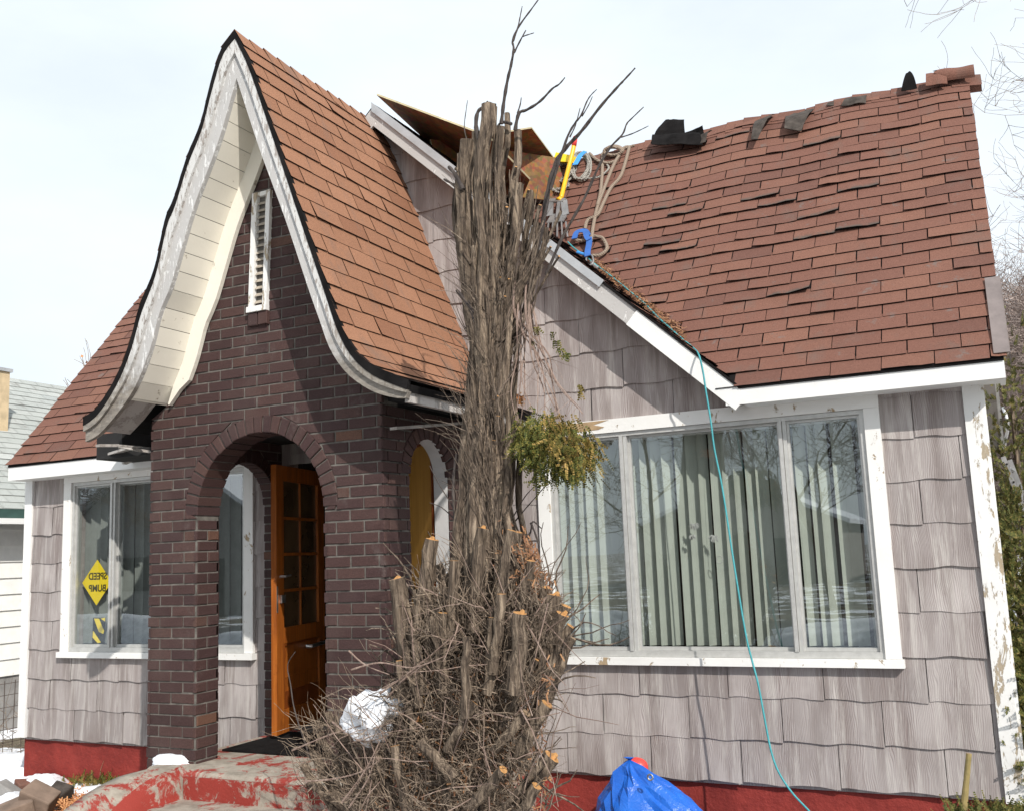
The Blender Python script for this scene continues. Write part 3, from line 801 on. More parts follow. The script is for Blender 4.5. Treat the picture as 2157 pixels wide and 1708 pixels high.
SAL, SAR, LWT = -.450, -.775, .10
SLr, SLP = .335, 1.995                       # the left side arch is wider                      # arch centres in the left and right side walls (y)
arch_core(SAL, SLr, SLP, YB2+.001, -.02, 0, ([(SAL, 2.5), (YB2+.001, 2.5)], [(-.021, 2.5), (SAL, 2.5)]), lambda u, z: Vector((BX0, u, z)), (LWT, 0, 0))
arch_core(SAR, SAr, SSP, YB2+.001, -.02, 0, ([(SAR, 2.5), (YB2+.001, 2.5)], [(-.02, 2.5), (SAR, 2.5)]), lambda u, z: Vector((BX1-.11, u, z)), (.11, 0, 0))
bw = core.build('brick_wall', M['mortar'], house)
CRS = .0736
def brick(mb, O, U, Nn, q, d, back=-.02):
    # q: four (u,v) corners, counter-clockwise from bottom-left
    Z_ = Vector((0, 0, 1)); cu = sum(p[0] for p in q)/4; cv = sum(p[1] for p in q)/4
    def P(u, v, n): return O+U*u+Z_*v+Nn*n
    b0 = [P(u, v, back) for u, v in q]; b1 = [P(u, v, d-.004) for u, v in q]
    b2 = []
    for u, v in q:
        du, dv = cu-u, cv-v; l = math.hypot(du, dv)+1e-6
        ch_ = .005+(random.uniform(.004, .014) if random.random() < .08 else 0)+random.uniform(-.001, .002)
        b2.append(P(u+du/l*ch_, v+dv/l*ch_, d+random.uniform(-.0025, .0015)))
    vs = b0+b1+b2
    fs = []
    for k in (0, 4):
        for i in range(4): j = (i+1) % 4; fs.append((k+i, k+j, k+4+j, k+4+i))
    fs.append((8, 9, 10, 11)); mb.add(vs, fs)
def brick_panel(mb, O, U, Nn, u0, u1, v0, v1, ivals, proud=.0075, bl=.2165, j=.0115, phase=0.0, zz=0):
    O = Vector(O); U = Vector(U); Nn = Vector(Nn)
    r0 = int(math.floor(v0/CRS)); r1 = int(math.ceil(v1/CRS))
    for r in range(r0, r1):
        a0 = r*CRS+j/2; a1 = (r+1)*CRS-j/2
        if a0 < v0-.001 or a1 > v1+.02: continue
        I0 = ivals(a0); I1 = ivals(a1)
        if len(I0) != len(I1): I0 = I1 = ivals((a0+a1)/2)
        u = u0-(bl/2 if (r % 2) else 0)-phase
        while u < u1:
            a, c = u+j/2, u+bl-j/2; u += bl
            for (l0, h0), (l1, h1) in zip(I0, I1):
                p, q, s, t = max(a, l0), min(c, h0), min(c, h1), max(a, l1)
                if q-p < .012 and s-t < .012: continue
                if q < p: q = p = (p+q)/2
                if s < t: s = t = (s+t)/2
                jj = random.uniform(-.0015, .0015)
                brick(mb, O, U, Nn, ((p, a0+jj), (q, a0+jj), (s, a1), (t, a1)), proud+random.uniform(-.003, .003))
VX = (-4.418, -4.258); VZ = (3.28, 4.10)
def iv_front(z):
    a, c = xlim(z)
    R0 = AR+RING
    if VZ[0] < z < VZ[1]: return [(a, VX[0]+.02), (VX[1]-.02, c)]
    if z < ASP: h = AR if z < ASP-.0 else R0
    elif z < ASP+R0: h = math.sqrt(R0*R0-(z-ASP)**2)
    else: h = 0
    if h <= 0: return [(a, c)]
    if h < .01: return [(a, c)]
    return [(a, ACX-h), (ACX+h, c)]
mb = MB()
brick_panel(mb, (0, YB1, 0), (1, 0, 0), (0, -1, 0), BX0-.011, BX1+.011, .0, APEX_Z, lambda z: [(l-(.011 if abs(l-BX0) < .001 else 0), h+(.011 if abs(h-BX1) < .001 else 0)) for l, h in iv_front(z)])
# jambs of the front arch and outer/inner faces of the side walls
brick_panel(mb, (ACX-AR, 0, 0), (0, 1, 0), (1, 0, 0), YB1, YB2, 0, ASP, lambda z: [(YB1-.010, YB2)], bl=.20)
brick_panel(mb, (ACX+AR, 0, 0), (0, 1, 0), (-1, 0, 0), YB1, YB2, 0, ASP, lambda z: [(YB1-.010, YB2)], bl=.20)
def iv_side(c, ring=RING*.9, SAr=SAr, SSP=SSP):
    def f(z):
        R0 = SAr+ring
        if z < SSP: h = SAr
        elif z < SSP+R0: h = math.sqrt(max(0, R0*R0-(z-SSP)**2))
        else: return [(YB1-.008, -.03)]
        return [(YB1-.008, c-h), (c+h, -.03)]
    return f
brick_panel(mb, (BX1, 0, 0), (0, 1, 0), (1, 0, 0), YB1, -.03, 0, 2.5, iv_side(SAR), phase=.05)
brick_panel(mb, (BX0, 0, 0), (0, 1, 0), (-1, 0, 0), YB1, -.03, 0, 2.5, iv_side(SAL, SAr=SLr, SSP=SLP), phase=.05)
brick_panel(mb, (BX0+LWT, 0, 0), (0, 1, 0), (1, 0, 0), YB2, -.03, 0, 2.5, lambda z: [(max(YB2, l), h) for l, h in iv_side(SAL, SAr=SLr, SSP=SLP)(z)], phase=.02)
for cy_, xa_, xb_ in ((SAL, BX0, BX0+LWT),):
    brick_panel(mb, (0, cy_+SLr, 0), (1, 0, 0), (0, -1, 0), xa_-.01, xb_+.011, 0, SLP, lambda z: [(xa_-.01, xb_+.011)], bl=.20, phase=.0)
    brick_panel(mb, (0, cy_-SLr, 0), (1, 0, 0), (0, 1, 0), xa_-.01, xb_+.011, 0, SLP, lambda z: [(xa_-.01, xb_+.011)], bl=.20, phase=.0)
brick_panel(mb, (BX1-.11, 0, 0), (0, 1, 0), (-1, 0, 0), YB2, -.03, 0, 2.5, lambda z: [(max(YB2, l), h) for l, h in iv_side(SAR)(z)], phase=.02)
brick_panel(mb, (0, YB2, 0), (1, 0, 0), (0, 1, 0), BX0+LWT, BX1-.11, 0, 2.5, lambda z: [(max(BX0+LWT, l), min(h, BX1-.11)) for l, h in iv_front(z)])
mb.build('bricks', M['brick'], bw)
def voussoirs(mb, cx, sp, r0, r1, n, mk, d0, d1, gap=.011):
    for i in range(n):
        a0 = math.pi*i/n; a1 = math.pi*(i+1)/n; g0 = gap/2/r0; g1 = gap/2/r1
        q = [(r0, a0+g0), (r1, a0+g1), (r1, a1-g1), (r0, a1-g0)]
        dd = d0+random.uniform(-.003, .003); rj = random.uniform(-.003, .003)
        vs = []
        for d, sh in ((d1, 0), (dd, 0), (dd, 1)):
            for k, (r, a) in enumerate(q):
                rr = r+rj-(.007 if r == r0 else 0)
                if sh: rr += .005 if r == r0 else -.005; 
                aa = a+((.005/r)*(1 if k in (0, 1) else -1) if sh else 0)
                vs.append(mk(cx-rr*math.cos(aa), sp+rr*math.sin(aa), d+(.004 if sh else 0)))
        fs = [(k+x, k+(x+1) % 4, k+4+(x+1) % 4, k+4+x) for k in (0, 4) for x in range(4)]+[(8, 9, 10, 11), (3, 2, 1, 0)]
        mb.add(vs, fs)
def arch_part(*a):
    m = MB(); voussoirs(m, *a); m.build('arch_bricks', M['brick'], bw)
arch_part(ACX, ASP, AR, AR+RING, 25, lambda u, z, d: Vector((u, YB1-d, z)), .009, -.215)
arch_part(SAR, SSP, SAr, SAr+RING*.9, 14, lambda u, z, d: Vector((BX1+d, u, z)), .011, -.02)
arch_part(SAL, SLP, SLr, SLr+RING*.9, 17, lambda u, z, d: Vector((BX0+LWT+d, u, z)), .011, -.115)
mb = MB()                                    # white plaster lining of the right side arch
arc = [(SAR-SAr*math.cos(math.pi*i/20), SSP+SAr*math.sin(math.pi*i/20)) for i in range(21)]
path = [(SAR-SAr, .2)]+arc+[(SAR+SAr, .2)]
P = [Vector((BX1-.112, u, z)) for u, z in path]; Q = []
for i, (u, z) in enumerate(path):
    a = path[max(i-1, 0)]; c = path[min(i+1, len(path)-1)]; t = Vector((c[0]-a[0], c[1]-a[1])).normalized()
    Q.append(Vector((BX1-.112, u+t.y*.008, z-t.x*.008)))
mb.strip(P, Q, (.107, 0, 0)); mb.build('arch_lining', M['plaster'], bw)
# gable vent
gv = MB(); x0, x1, z0, z1 = VX[0], VX[1], VZ[0], VZ[1]
def vx(x, z): return x+(z-z0)*.045           # leans a little, as built
def vbar(m, xa, xc, za, zc, ya, yc):
    m.add([Vector((vx(x, z), y, z)) for y in (ya, yc) for x, z in ((xa, za), (xc, za), (xc, zc), (xa, zc))],
          ((0, 1, 2, 3), (7, 6, 5, 4), (0, 4, 5, 1), (1, 5, 6, 2), (2, 6, 7, 3), (3, 7, 4, 0)))
vbar(gv, x0+.03, x1-.03, z0, z1, YB1+.02, YB1+.03)
vent = gv.build('gable_vent', M['dark'], house)
gv = MB(); vbar(gv, x0, x0+.042, z0, z1, YB1-.035, YB1+.03); vbar(gv, x1-.036, x1, z0, z1, YB1-.035, YB1+.03)
vbar(gv, x0+.043, x1-.037, z1-.03, z1, YB1-.03, YB1+.03); vbar(gv, x0-.008, x1+.004, z0-.04, z0-.001, YB1-.045, YB1+.03)
gv.build('frame', M['peel'], vent)
gv = MB(); ns = 15
for i in range(ns):
    z = z0+.02+(z1-z0-.06)*i/ns
    xa, xc = vx(x0+.044, z), vx(x1-.038, z); zt = z+.040
    gv.prism([(xa, YB1-.022, z), (xc, YB1-.022, z), (xc, YB1+.018, zt), (xa, YB1+.018, zt)], (0, .002, .008))
M['slat'] = simple('weathered_slat', (.36, .31, .25), .85, 0, .3, 30); gv.build('slats', M['slat'], vent)
mb = MB()
for i in range(2): brick(mb, Vector((0, YB1, 0)), Vector((1, 0, 0)), Vector((0, -1, 0)), ((x0-.004+i*.088, z0-.135), (x0+.074+i*.088, z0-.135), (x0+.074+i*.088, z0-.042), (x0-.004+i*.088, z0-.042)), .034)
mb.build('sill_bricks', M['brick'], vent)

# ---- front door standing open
A_ = PZ(584, 1549, .245); dd = Vector((-.225, .974, 0)); DL = .90; DT = .045; DH = 2.03
dn = Vector((.974, .225, 0))                 # face towards the viewer
def dpt(u, z, n=0): return Vector((A_.x, A_.y, .245))+dd*u+Vector((0, 0, z))+dn*n
def dbox(m, u0, u1, z0, z1, n0, n1):
    m.add([dpt(u, z, n) for n in (n1, n0) for u, z in ((u0, z0), (u1, z0), (u1, z1), (u0, z1))],
          ((0, 1, 2, 3), (7, 6, 5, 4), (0, 4, 5, 1), (1, 5, 6, 2), (2, 6, 7, 3), (3, 7, 4, 0)))
m = MB(); st = .125
dbox(m, 0, st, 0, DH, -DT, 0); dbox(m, DL-st, DL, 0, DH, -DT, 0); dbox(m, st, DL-st, 0, .17, -DT, 0); dbox(m, st, DL-st, DH-.12, DH, -DT, 0)
dbox(m, st, DL-st, .66, .78, -DT, 0); dbox(m, st, DL-st, .17, .66, -DT+.012, -.014)
dbox(m, st, DL-st, .40, .408, -.014, -.010)
door = m.build('door', M['door'], house); door['label'] = 'varnished orange front door with small glass panes standing open'
m = MB(); dbox(m, st+.0005, st+.02, .18, .655, -.0135, -.004); dbox(m, st+.021, DL-st-.001, .64, .655, -.0135, -.004); dbox(m, st+.021, DL-st-.001, .171, .30, -.0135, -.008)
m.build('panel_moulding', M['door_dark'], door)
m = MB(); zz = [.78, 1.06, 1.34, 1.62, 1.91]
for z in zz[1:-1]: dbox(m, st, DL-st, z-.011, z+.011, -DT+.005, -.006)
dbox(m, DL/2-.006, DL/2+.006, .78, 1.91, -DT+.006, -.007); m.build('glazing_bars', M['door'], door)
m = MB(); m.quad(dpt(st, .78, -.02), dpt(DL-st, .78, -.02), dpt(DL-st, 1.91, -.02), dpt(st, 1.91, -.02)); m.build('pane', M['pane_brown'], door)
m = MB(); dbox(m, .05, .115, .97, 1.03, 0, .02); dbox(m, .0, .02, .9, 1.1, .0, .003); m.build('lock', M['chrome'], door)
m = MB(); m.tube([dpt(.06, 1.17, 0), dpt(.06, 1.17, .045), dpt(.10, 1.175, .055), dpt(.14, 1.175, .05)], [.012, .01, .009, .008], 8); m.build('handle', M['chrome'], door)
m = MB(); m.tube([dpt(.55, .60, -.01), dpt(.55, .60, .03), dpt(.66, .605, .035), dpt(.80, .61, .035)], [.018, .016, .016, .016], 8); m.build('handle', M['chrome'], door)
m = MB(); a = Vector((-4.03, -.03, .2)); c = Vector((-3.50, -.46, .2)); n = Vector((.63, .77, 0))*-.03
m.prism([a, c, c+Vector((0, 0, 2.13)), a+Vector((0, 0, 2.13))], n)
o = m.build('door', M['ochre'], house); o['label'] = 'plain ochre door leaf seen through the narrow side arch'
m = MB(); m.prism([a+Vector((0, -.01, 2.131)), c+Vector((0, -.01, 2.131)), c+Vector((0, -.01, 2.16)), a+Vector((0, -.01, 2.16))], n*1.3); m.prism([c+Vector((.001, -.001, 0)), c+Vector((.02, -.016, 0)), c+Vector((.02, -.016, 2.16)), c+Vector((.001, -.001, 2.16))], n)
m.build('door_edge', M['door_dark'], o)

# ================================================================== entrance steps
steps = thing('concrete_steps', (-4.3, -1.6, GZ), 'worn red painted concrete porch landing and step with a curved cheek wall', 'steps')
def soft_box(m, lo, hi, r=.02, n=14):
    # box with a rounded, slightly uneven front/top edge
    x0, y0, z0 = lo; x1, y1, z1 = hi
    prof = [(y1, z1), (y0+r, z1), (y0+r*.3, z1-r*.3), (y0, z1-r), (y0, z0)]
    vs = []
    for i in range(n+1):
        x = x0+(x1-x0)*i/n
        for k, (y, z) in enumerate(prof):
            d = noise.noise((x*3, k*.7, 2))*.012 if 0 < k < 4 else 0
            vs.append(Vector((x, y+d, z+d*.6)))
    k = len(prof); fs = []
    for i in range(n):
        for j in range(k-1): fs.append((i*k+j, i*k+j+1, (i+1)*k+j+1, (i+1)*k+j))
    m.add(vs, fs)
    m.quad((x0, y1, z0), (x0, y0, z0), (x0, y0, z1-r), (x0, y1, z1)); m.quad((x1, y0, z0), (x1, y1, z0), (x1, y1, z1), (x1, y0, z1-r))
m = MB(); soft_box(m, (-5.16, -1.54, GZ-.1), (-3.02, .02, SLAB), .035); m.build('landing', M['red_step_top'], steps, smooth=True)
m = MB(); m.box((-4.80, -1.565, .03), (-3.03, -1.546, SLAB-.03)); m.build('riser', M['red_step'], steps)
m = MB(); soft_box(m, (-4.82, -3.3, GZ-.1), (-3.05, -1.55, .03), .03); m.build('step', M['red_step_top'], steps, smooth=True)
m = MB()
oT = spline([PX(x, y, -5.12) for x, y in ((352, 1616), (300, 1623), (240, 1640), (190, 1665), (130, 1708), (70, 1760))], 6)
iT = spline([PX(x, y, -4.86) for x, y in ((392, 1617), (352, 1640), (312, 1668), (262, 1720), (215, 1775), (160, 1840))], 6)
vs = []; rows = 7
for i, (a, c) in enumerate(zip(oT, iT)):
    mid = (a+c)/2+Vector((0, 0, .025))
    bot = Vector((c.x+.07, c.y+.0, .0)); ob = Vector((a.x-.02, a.y, GZ-.1))
    for p in (ob, a, (a+mid)/2+Vector((0, 0, .01)), mid, (mid+c)/2+Vector((0, 0, .008)), c, (c+bot)/2+Vector((-.02, 0, 0)), bot): vs.append(p+Vector((0, 0, noise.noise(p*4)*.012)))
k = 8; fs = [(i*k+j, i*k+j+1, (i+1)*k+j+1, (i+1)*k+j) for i in range(len(oT)-1) for j in range(k-1)]
m.add(vs, fs); m.m = [0 if (i % (k-1)) < 4 else 1 for i in range(len(fs))]; m.build('cheek_wall', [M['red_step_top'], M['red_step']], steps, smooth=True)
m = MB(); pts = [PZ(x, y, SLAB+.014) for x, y in ((482, 1580), (556, 1557), (700, 1560), (700, 1590), (600, 1590))]
m.prism([Vector((-5.03, -.95, SLAB+.006)), Vector((-3.9, -.95, SLAB+.006)), Vector((-3.9, -.22, SLAB+.006)), Vector((-5.03, -.22, SLAB+.006))], (0, 0, .012))
props(m.build('doormat', M['felt']), 'dark rubber mat on the porch floor in front of the door', 'doormat')

# ================================================================== signs and ornament behind glass
def text(name, body, size, loc, rot, mat, parent=None, scale=(1, 1, 1)):
    c = bpy.data.curves.new(name, 'FONT'); c.body = body; c.size = size; c.align_x = 'CENTER'; c.align_y = 'CENTER'; c.extrude = .0006; c.offset = .002
    o = bpy.data.objects.new(name, c); COL.objects.link(o); dg = bpy.context.evaluated_depsgraph_get()
    me = bpy.data.meshes.new_from_object(o.evaluated_get(dg)); bpy.data.objects.remove(o)
    o = bpy.data.objects.new(name, me); COL.objects.link(o); me.materials.clear(); me.materials.append(mat)
    mt = Matrix.LocRotScale(Vector(loc), rot, Vector(scale))
    off = OFF[parent.name] if parent else Vector(loc)
    me.transform(Matrix.Translation(-off) @ mt); o.location = (0, 0, 0) if parent else loc; OFF[o.name] = off
    if parent: o.parent = parent
    return o
from mathutils import Euler
YS = .075
pts = [PY(x, y, YS) for x, y in ((205, 1177), (234, 1226), (203, 1275), (174, 1226))]
cx_ = sum((p.x for p in pts))/4; cz_ = sum((p.z for p in pts))/4
t_ = thing('speed_bump_sign', (cx_, YS, cz_), 'yellow diamond speed bump sign seen from behind inside the left window', 'sign')
m = MB(); hw, hh = .19, .21
m.prism([(cx_, YS, cz_+hh), (cx_+hw, YS, cz_), (cx_, YS, cz_-hh), (cx_-hw, YS, cz_)], (0, .003, 0)); m.build('plate', M['sign_y'], t_)
rt = Euler((R_(90), 0, 0))
text('lettering', 'SPEED', .088, (cx_+.012, YS-.002, cz_+.055), rt, M['black'], t_, (-1, 1, 1))
text('lettering', 'BUMP', .088, (cx_+.012, YS-.002, cz_-.055), rt, M['black'], t_, (-1, 1, 1))
def pane_strip(D, name, mat, y):
    m = MB(); m.prism([PY(a, c, y) for a, c in D], (0, .003, 0)); return m
t_ = thing('striped_panel', PY(212, 1330, YS), 'small black and yellow striped hazard board under the diamond sign', 'sign')
m = pane_strip(((196, 1300), (222, 1300), (220, 1354), (194, 1354)), '', None, YS+.006); m.build('board', M['felt'], t_)
m = MB()
for D in (((198, 1302), (208, 1302), (219, 1328), (217, 1334), (208, 1330)), ((196, 1328), (204, 1340), (212, 1352), (206, 1354), (195, 1342)), ((212, 1302), (221, 1300), (221, 1308))):
    m.prism([PY(a, c, YS) for a, c in D], (0, .003, 0))
m.build('stripes', M['sign_y'], t_)
m = MB()
def ornament(x, y, s):
    c = PY(x, y, .07)
    for i in range(16):
        a = random.uniform(-1.4, 1.4); q = c+Vector((math.sin(a)*.045*s, random.uniform(-.01, .01), -math.cos(a)*.045*s))
        m.tube([c, (c+q)/2+Vector((0, 0, .012)), q], [.003, .005, .002], 4)
ornament(1505, 1128, 1.0); ornament(1462, 1104, .9); ornament(1458, 1128, .6)
m.tube([PY(1509, 1130, .07), PY(1513, 1166, .07)], .0015, 4)
m.tube([PY(1516+7*math.cos(a), 1178+8*math.sin(a), .07) for a in [i*.5236 for i in range(12)]], .003, 6, close=True)
m.tube([PY(1500, 870, .07), PY(1508, 1128, .07)], .001, 4)
props(m.build('window_ornament', M['plaster']), 'dried flower ornament with a ring hanging inside the wide window', 'ornament')

# ================================================================== cut-back tree
TY = -2.05
PPM = 402.0
tree = thing('pruned_tree', (-2.4, TY, GZ), 'severely cut back bare evergreen with bundled stems and a brushy base', 'tree')
def T(x, y, dy=0): return PY(x, y, TY+dy)
EY = (200, 300, 380, 450, 550, 650, 750, 850, 930, 1000, 1080, 1110, 1200, 1300)
EL = (1000, 985, 968, 972, 982, 992, 998, 993, 982, 978, 968, 960, 952, 945)
ER = (1086, 1092, 1090, 1088, 1078, 1064, 1058, 1056, 1058, 1058, 1056, 1064, 1078, 1080)
def eL(y): return interp(y, EY, EL)
def eR(y): return interp(y, EY, ER)
ts = MB()
def stem(x, y, r, w, yb=1330, curve=0, cap=1):
    u = (x-eL(y))/(eR(y)-eL(y)); pts = []; rad = []
    n = max(8, int((yb-y)/32)); ph = random.uniform(0, 6)
    for i in range(n+1):
        yy = y+(yb-y)*i/n; t = i/n
        uu = u*(1-t*.25)+.5*t*.25
        xx = eL(yy)+(eR(yy)-eL(yy))*uu+(5*math.sin(yy*.017+ph)+3*math.sin(yy*.041+ph*2))*(1-.5*t)
        if i < 3: xx = x+(xx-x)*(i/3)
        ww = w*(.75+.25*t)
        pts.append(T(xx, yy, ww*.13*(1+.9*max(0, (yy-900)/400))+.01*math.sin(yy*.017+ph)))
        rad.append((r*(1+.12*t)+.5*math.sin(i*2.1+ph))/PPM)
    # split the curve so the bark gets facets and ridges
    k = len(pts); n_s = 13
    b0 = len(ts.v); ts.tube(pts, rad, n_s, 0, None, .04, ridge=.20)
    # first ring is the cut top
    ts.m[-2] = cap
tops = [(1029,222,15,-.9),(1043,226,5,-.5),(984,296,14,-.75),(1004,280,11,-.5),(1068,240,7,.2),(1090,276,8,-.1),(1056,268,8,-.7),(1022,300,10,.6),(970,325,8,.4),
        (1094,388,9,-.8),(1118,402,6,.2),(1018,420,12,-.95),(1045,470,10,-.9),(1000,520,9,-.9),(1075,520,8,-.8),(1130,470,6,-.3),(1150,480,6,.1),(1100,560,7,-.9),(985,560,9,-.4)]
for x, y, r, w in tops: stem(x, y, r, w, cap=1 if random.random() < .6 else 2)
for i in range(15):
    y = random.uniform(430, 820); x = random.uniform(eL(y)+8, eR(y)-6); stem(x, y, random.uniform(3, 7.5), random.uniform(-1, 1), cap=2)
for P_, r0_, r1_ in ((((1040, 830), (1062, 705), (1096, 612), (1142, 530), (1182, 445)), 5.5, 3), (((1038, 770), (1060, 640), (1084, 540), (1102, 450), (1114, 400)), 5.5, 3), (((1046, 860), (1070, 760), (1106, 665), (1156, 575), (1178, 540)), 4, 2), (((1048, 720), (1086, 600), (1120, 500), (1138, 432)), 6, 3.5), (((1050, 800), (1076, 690), (1116, 600), (1160, 520)), 5, 2.5)):
    P_ = spline([T(x, y, -.10+random.uniform(-.05, .08)) for x, y in P_], 7); k_ = len(P_)
    ts.tube(P_, [(r0_+(r1_-r0_)*i/(k_-1))/PPM for i in range(k_)], 9, 0, 1, .04, ridge=.25)
ts.build('trunk', [M['bark'], M['cut'], M['cut_old']], tree)
for i in range(16):                          # short sawn side stubs on the trunk
    m = MB(); y = random.uniform(330, 1060); u_ = random.random(); x = eL(y)+(eR(y)-eL(y))*u_
    a = T(x, y, -.08-.07*math.sin(math.pi*u_)); d = Vector(((u_-.5)*1.6+random.gauss(0, .2), random.uniform(-.7, -.2), random.uniform(.5, 1.3))).normalized()
    m.tube([a, a+d*random.uniform(.03, .10)], [random.uniform(.008, .014), random.uniform(.006, .010)], 8, 0, 1, .1)
    m.build('side_stub', [M['bark'], M['cut']], tree)
m = MB()                                     # loose strips of stringy bark
for i in range(210):
    y = random.uniform(330, 1120); x = random.uniform(eL(y)+4, eR(y)-4); ln = random.uniform(20, 90); P_ = []
    dy_ = random.uniform(-.175, -.07); u_ = (x-eL(y))/(eR(y)-eL(y)); dy_ = dy_*math.sqrt(max(.05, 1-(2*u_-1)**2))
    for k in range(5):
        yy = y+ln*k/4; P_.append(T(eL(yy)+(eR(yy)-eL(yy))*u_+random.gauss(0, .9), yy, dy_+random.gauss(0, .003)))
    m.tube(P_, [.0012, random.uniform(.002, .0045), random.uniform(.002, .0045), .003, .0012], 4, 0, None, .1, flat=.5)
o = m.build('bark_strips', M['strip'], tree); o['kind'] = 'stuff'
# dark hollow core so that the bundle is not transparent
ts = MB()
for u in (.25, .5, .75):
    ts.tube([T(eL(y)+(eR(y)-eL(y))*u, y, .08) for y in range(600, 1400, 60)], .052, 8)
ts.build('heartwood', M['bark'], tree)
def shoot(pts, r0, r1, dy=0, mi=0, m=None):
    P = spline([T(x, y, dy) for x, y in pts], 5); k = len(P)
    m.tube(P, [(r0+(r1-r0)*i/(k-1))/PPM*(1+.15*math.sin(i*1.7)) for i in range(k)], 6, mi, None, .06)
sm = MB()
for P, r0, r1 in (
    (((1056,262),(1060,225),(1068,175),(1076,140),(1082,105),(1080,85),(1094,55),(1118,22),(1137,-4)), 4.2, 1.2),
    (((1081,88),(1091,58),(1096,34),(1100,14)), 2.0, .8), (((1083,112),(1096,86),(1108,64)), 2.2, 1), (((1100,78),(1112,74),(1125,70)), 1.6, .8),
    (((1085,275),(1093,240),(1110,232),(1138,214),(1163,188),(1178,178),(1190,164)), 4.2, 1.2), (((1090,240),(1096,220),(1098,206)), 2, .8),
    (((1120,560),(1140,490),(1155,400),(1172,342),(1193,311),(1225,277),(1264,226),(1300,185),(1316,168),(1338,144)), 6.5, 1.4),
    (((1160,400),(1192,298),(1210,262),(1224,244),(1236,215),(1245,201),(1257,189)), 2.8, .8), (((1200,290),(1212,265),(1222,228)), 1.6, .8),(((1226,246),(1240,222),(1248,204)),1.4,.7),
    (((1150,580),(1185,500),(1230,420),(1262,350),(1286,311),(1311,284),(1320,262),(1331,250),(1356,226)), 3.5, 1), (((1308,290),(1330,283),(1352,273),(1366,266)), 1.4, .7),
    (((1012,300),(1003,270),(1006,238),(1020,224),(1028,214)), 6, 2), (((985,300),(978,270),(982,232),(985,212)), 1.4, .6),
    (((1078,262),(1062,258),(1052,262),(1045,275)), 3.5, 2.5),
    (((975,400),(960,370),(945,352)), 6, 4), (((975,410),(955,390),(935,378)), 4, 2.5),
    (((1000,660),(985,640),(962,612)), 5, 4), (((1010,700),(990,640),(985,590)), 6, 5),
    (((960,1105),(955,1040),(958,985),(962,955)), 4, 3), (((955,1090),(930,1068),(905,1058)), 1.5, .7), (((975,1110),(950,1060),(925,1020),(905,980)), 1.6, .8),
    (((1060,1130),(1095,1085),(1125,1050),(1160,1010)), 1.6, .8), (((1080,1090),(1110,1040),(1150,1005)), 1.3, .6), (((1085,1150),(1115,1125),(1122,1098),(1140,1112)), 2.4, 1.2), (((1118,1100),(1130,1130),(1134,1145)), 2.4, 1.6),
    (((655,1600),(622,1500),(612,1440),(606,1400),(622,1372)), 1.8, .8)):
    sm = MB(); shoot(P, r0, r1, -.06+random.uniform(-.08, .08), 0, sm); sm.build('shoot', M['twig_dark'], tree)
# small dead side twigs on the trunk
tw = MB()
def twig(a, d, ln, r, m=tw, n=4, wob=.22, sag=0, sides=3):
    p = Vector(a); d = Vector(d).normalized(); P = [p.copy()]
    for i in range(n):
        d = (d+Vector((random.uniform(-1, 1), random.uniform(-1, 1), random.uniform(-1, 1)+sag))*wob).normalized()
        p = p+d*(ln/n); P.append(p.copy())
    m.tube(P, [r*(1-.65*i/n) for i in range(n+1)], sides)
    return P
for i in range(330):
    y = random.triangular(400, 1120, 640); x = random.uniform(eL(y), eR(y)+(22 if y < 640 else 0))
    a = T(x, y, random.uniform(-.17, .10)); rgt = (x-1040)/60
    P = twig(a, (rgt*.5+.25*random.gauss(0, 1), random.uniform(-.6, .1), random.uniform(.35, 1.3)), random.uniform(.10, .38), random.uniform(.0012, .0034))
    if random.random() < .5: twig(P[2], (random.gauss(0, 1), random.gauss(0, .5), random.uniform(0, 1)), random.uniform(.05, .14), .0011)
for i in range(60):                        # fan of thin stems right of the trunk, below the gutter line
    y = random.uniform(470, 640); x = random.uniform(1070, 1135)
    b_ = T(x+random.uniform(-15, 22), y-random.uniform(20, 130), random.uniform(-.15, .12)); a = T(random.uniform(1025, 1062), y+random.uniform(80, 240), random.uniform(-.14, .05))
    mid = (a+b_)/2+Vector((.03+random.gauss(0, .025), random.gauss(0, .02), -.02))
    tw.tube(spline([a, (a+mid)/2+Vector((random.gauss(0, .02), 0, 0)), mid, b_], 3), random.uniform(.0012, .004), 4)
for i in range(150):
    y = random.uniform(860, 1180); x = random.uniform(eL(min(y, 1110))-8, eR(min(y, 1110))+6)
    twig(T(x, y, random.uniform(-.22, -.08)), (random.gauss(0, .18), random.gauss(0, .1), 1), random.uniform(.15, .5), random.uniform(.0015, .0035), tw, 6, .16)
tw.build('side_twigs', M['twig_mid'], tree)
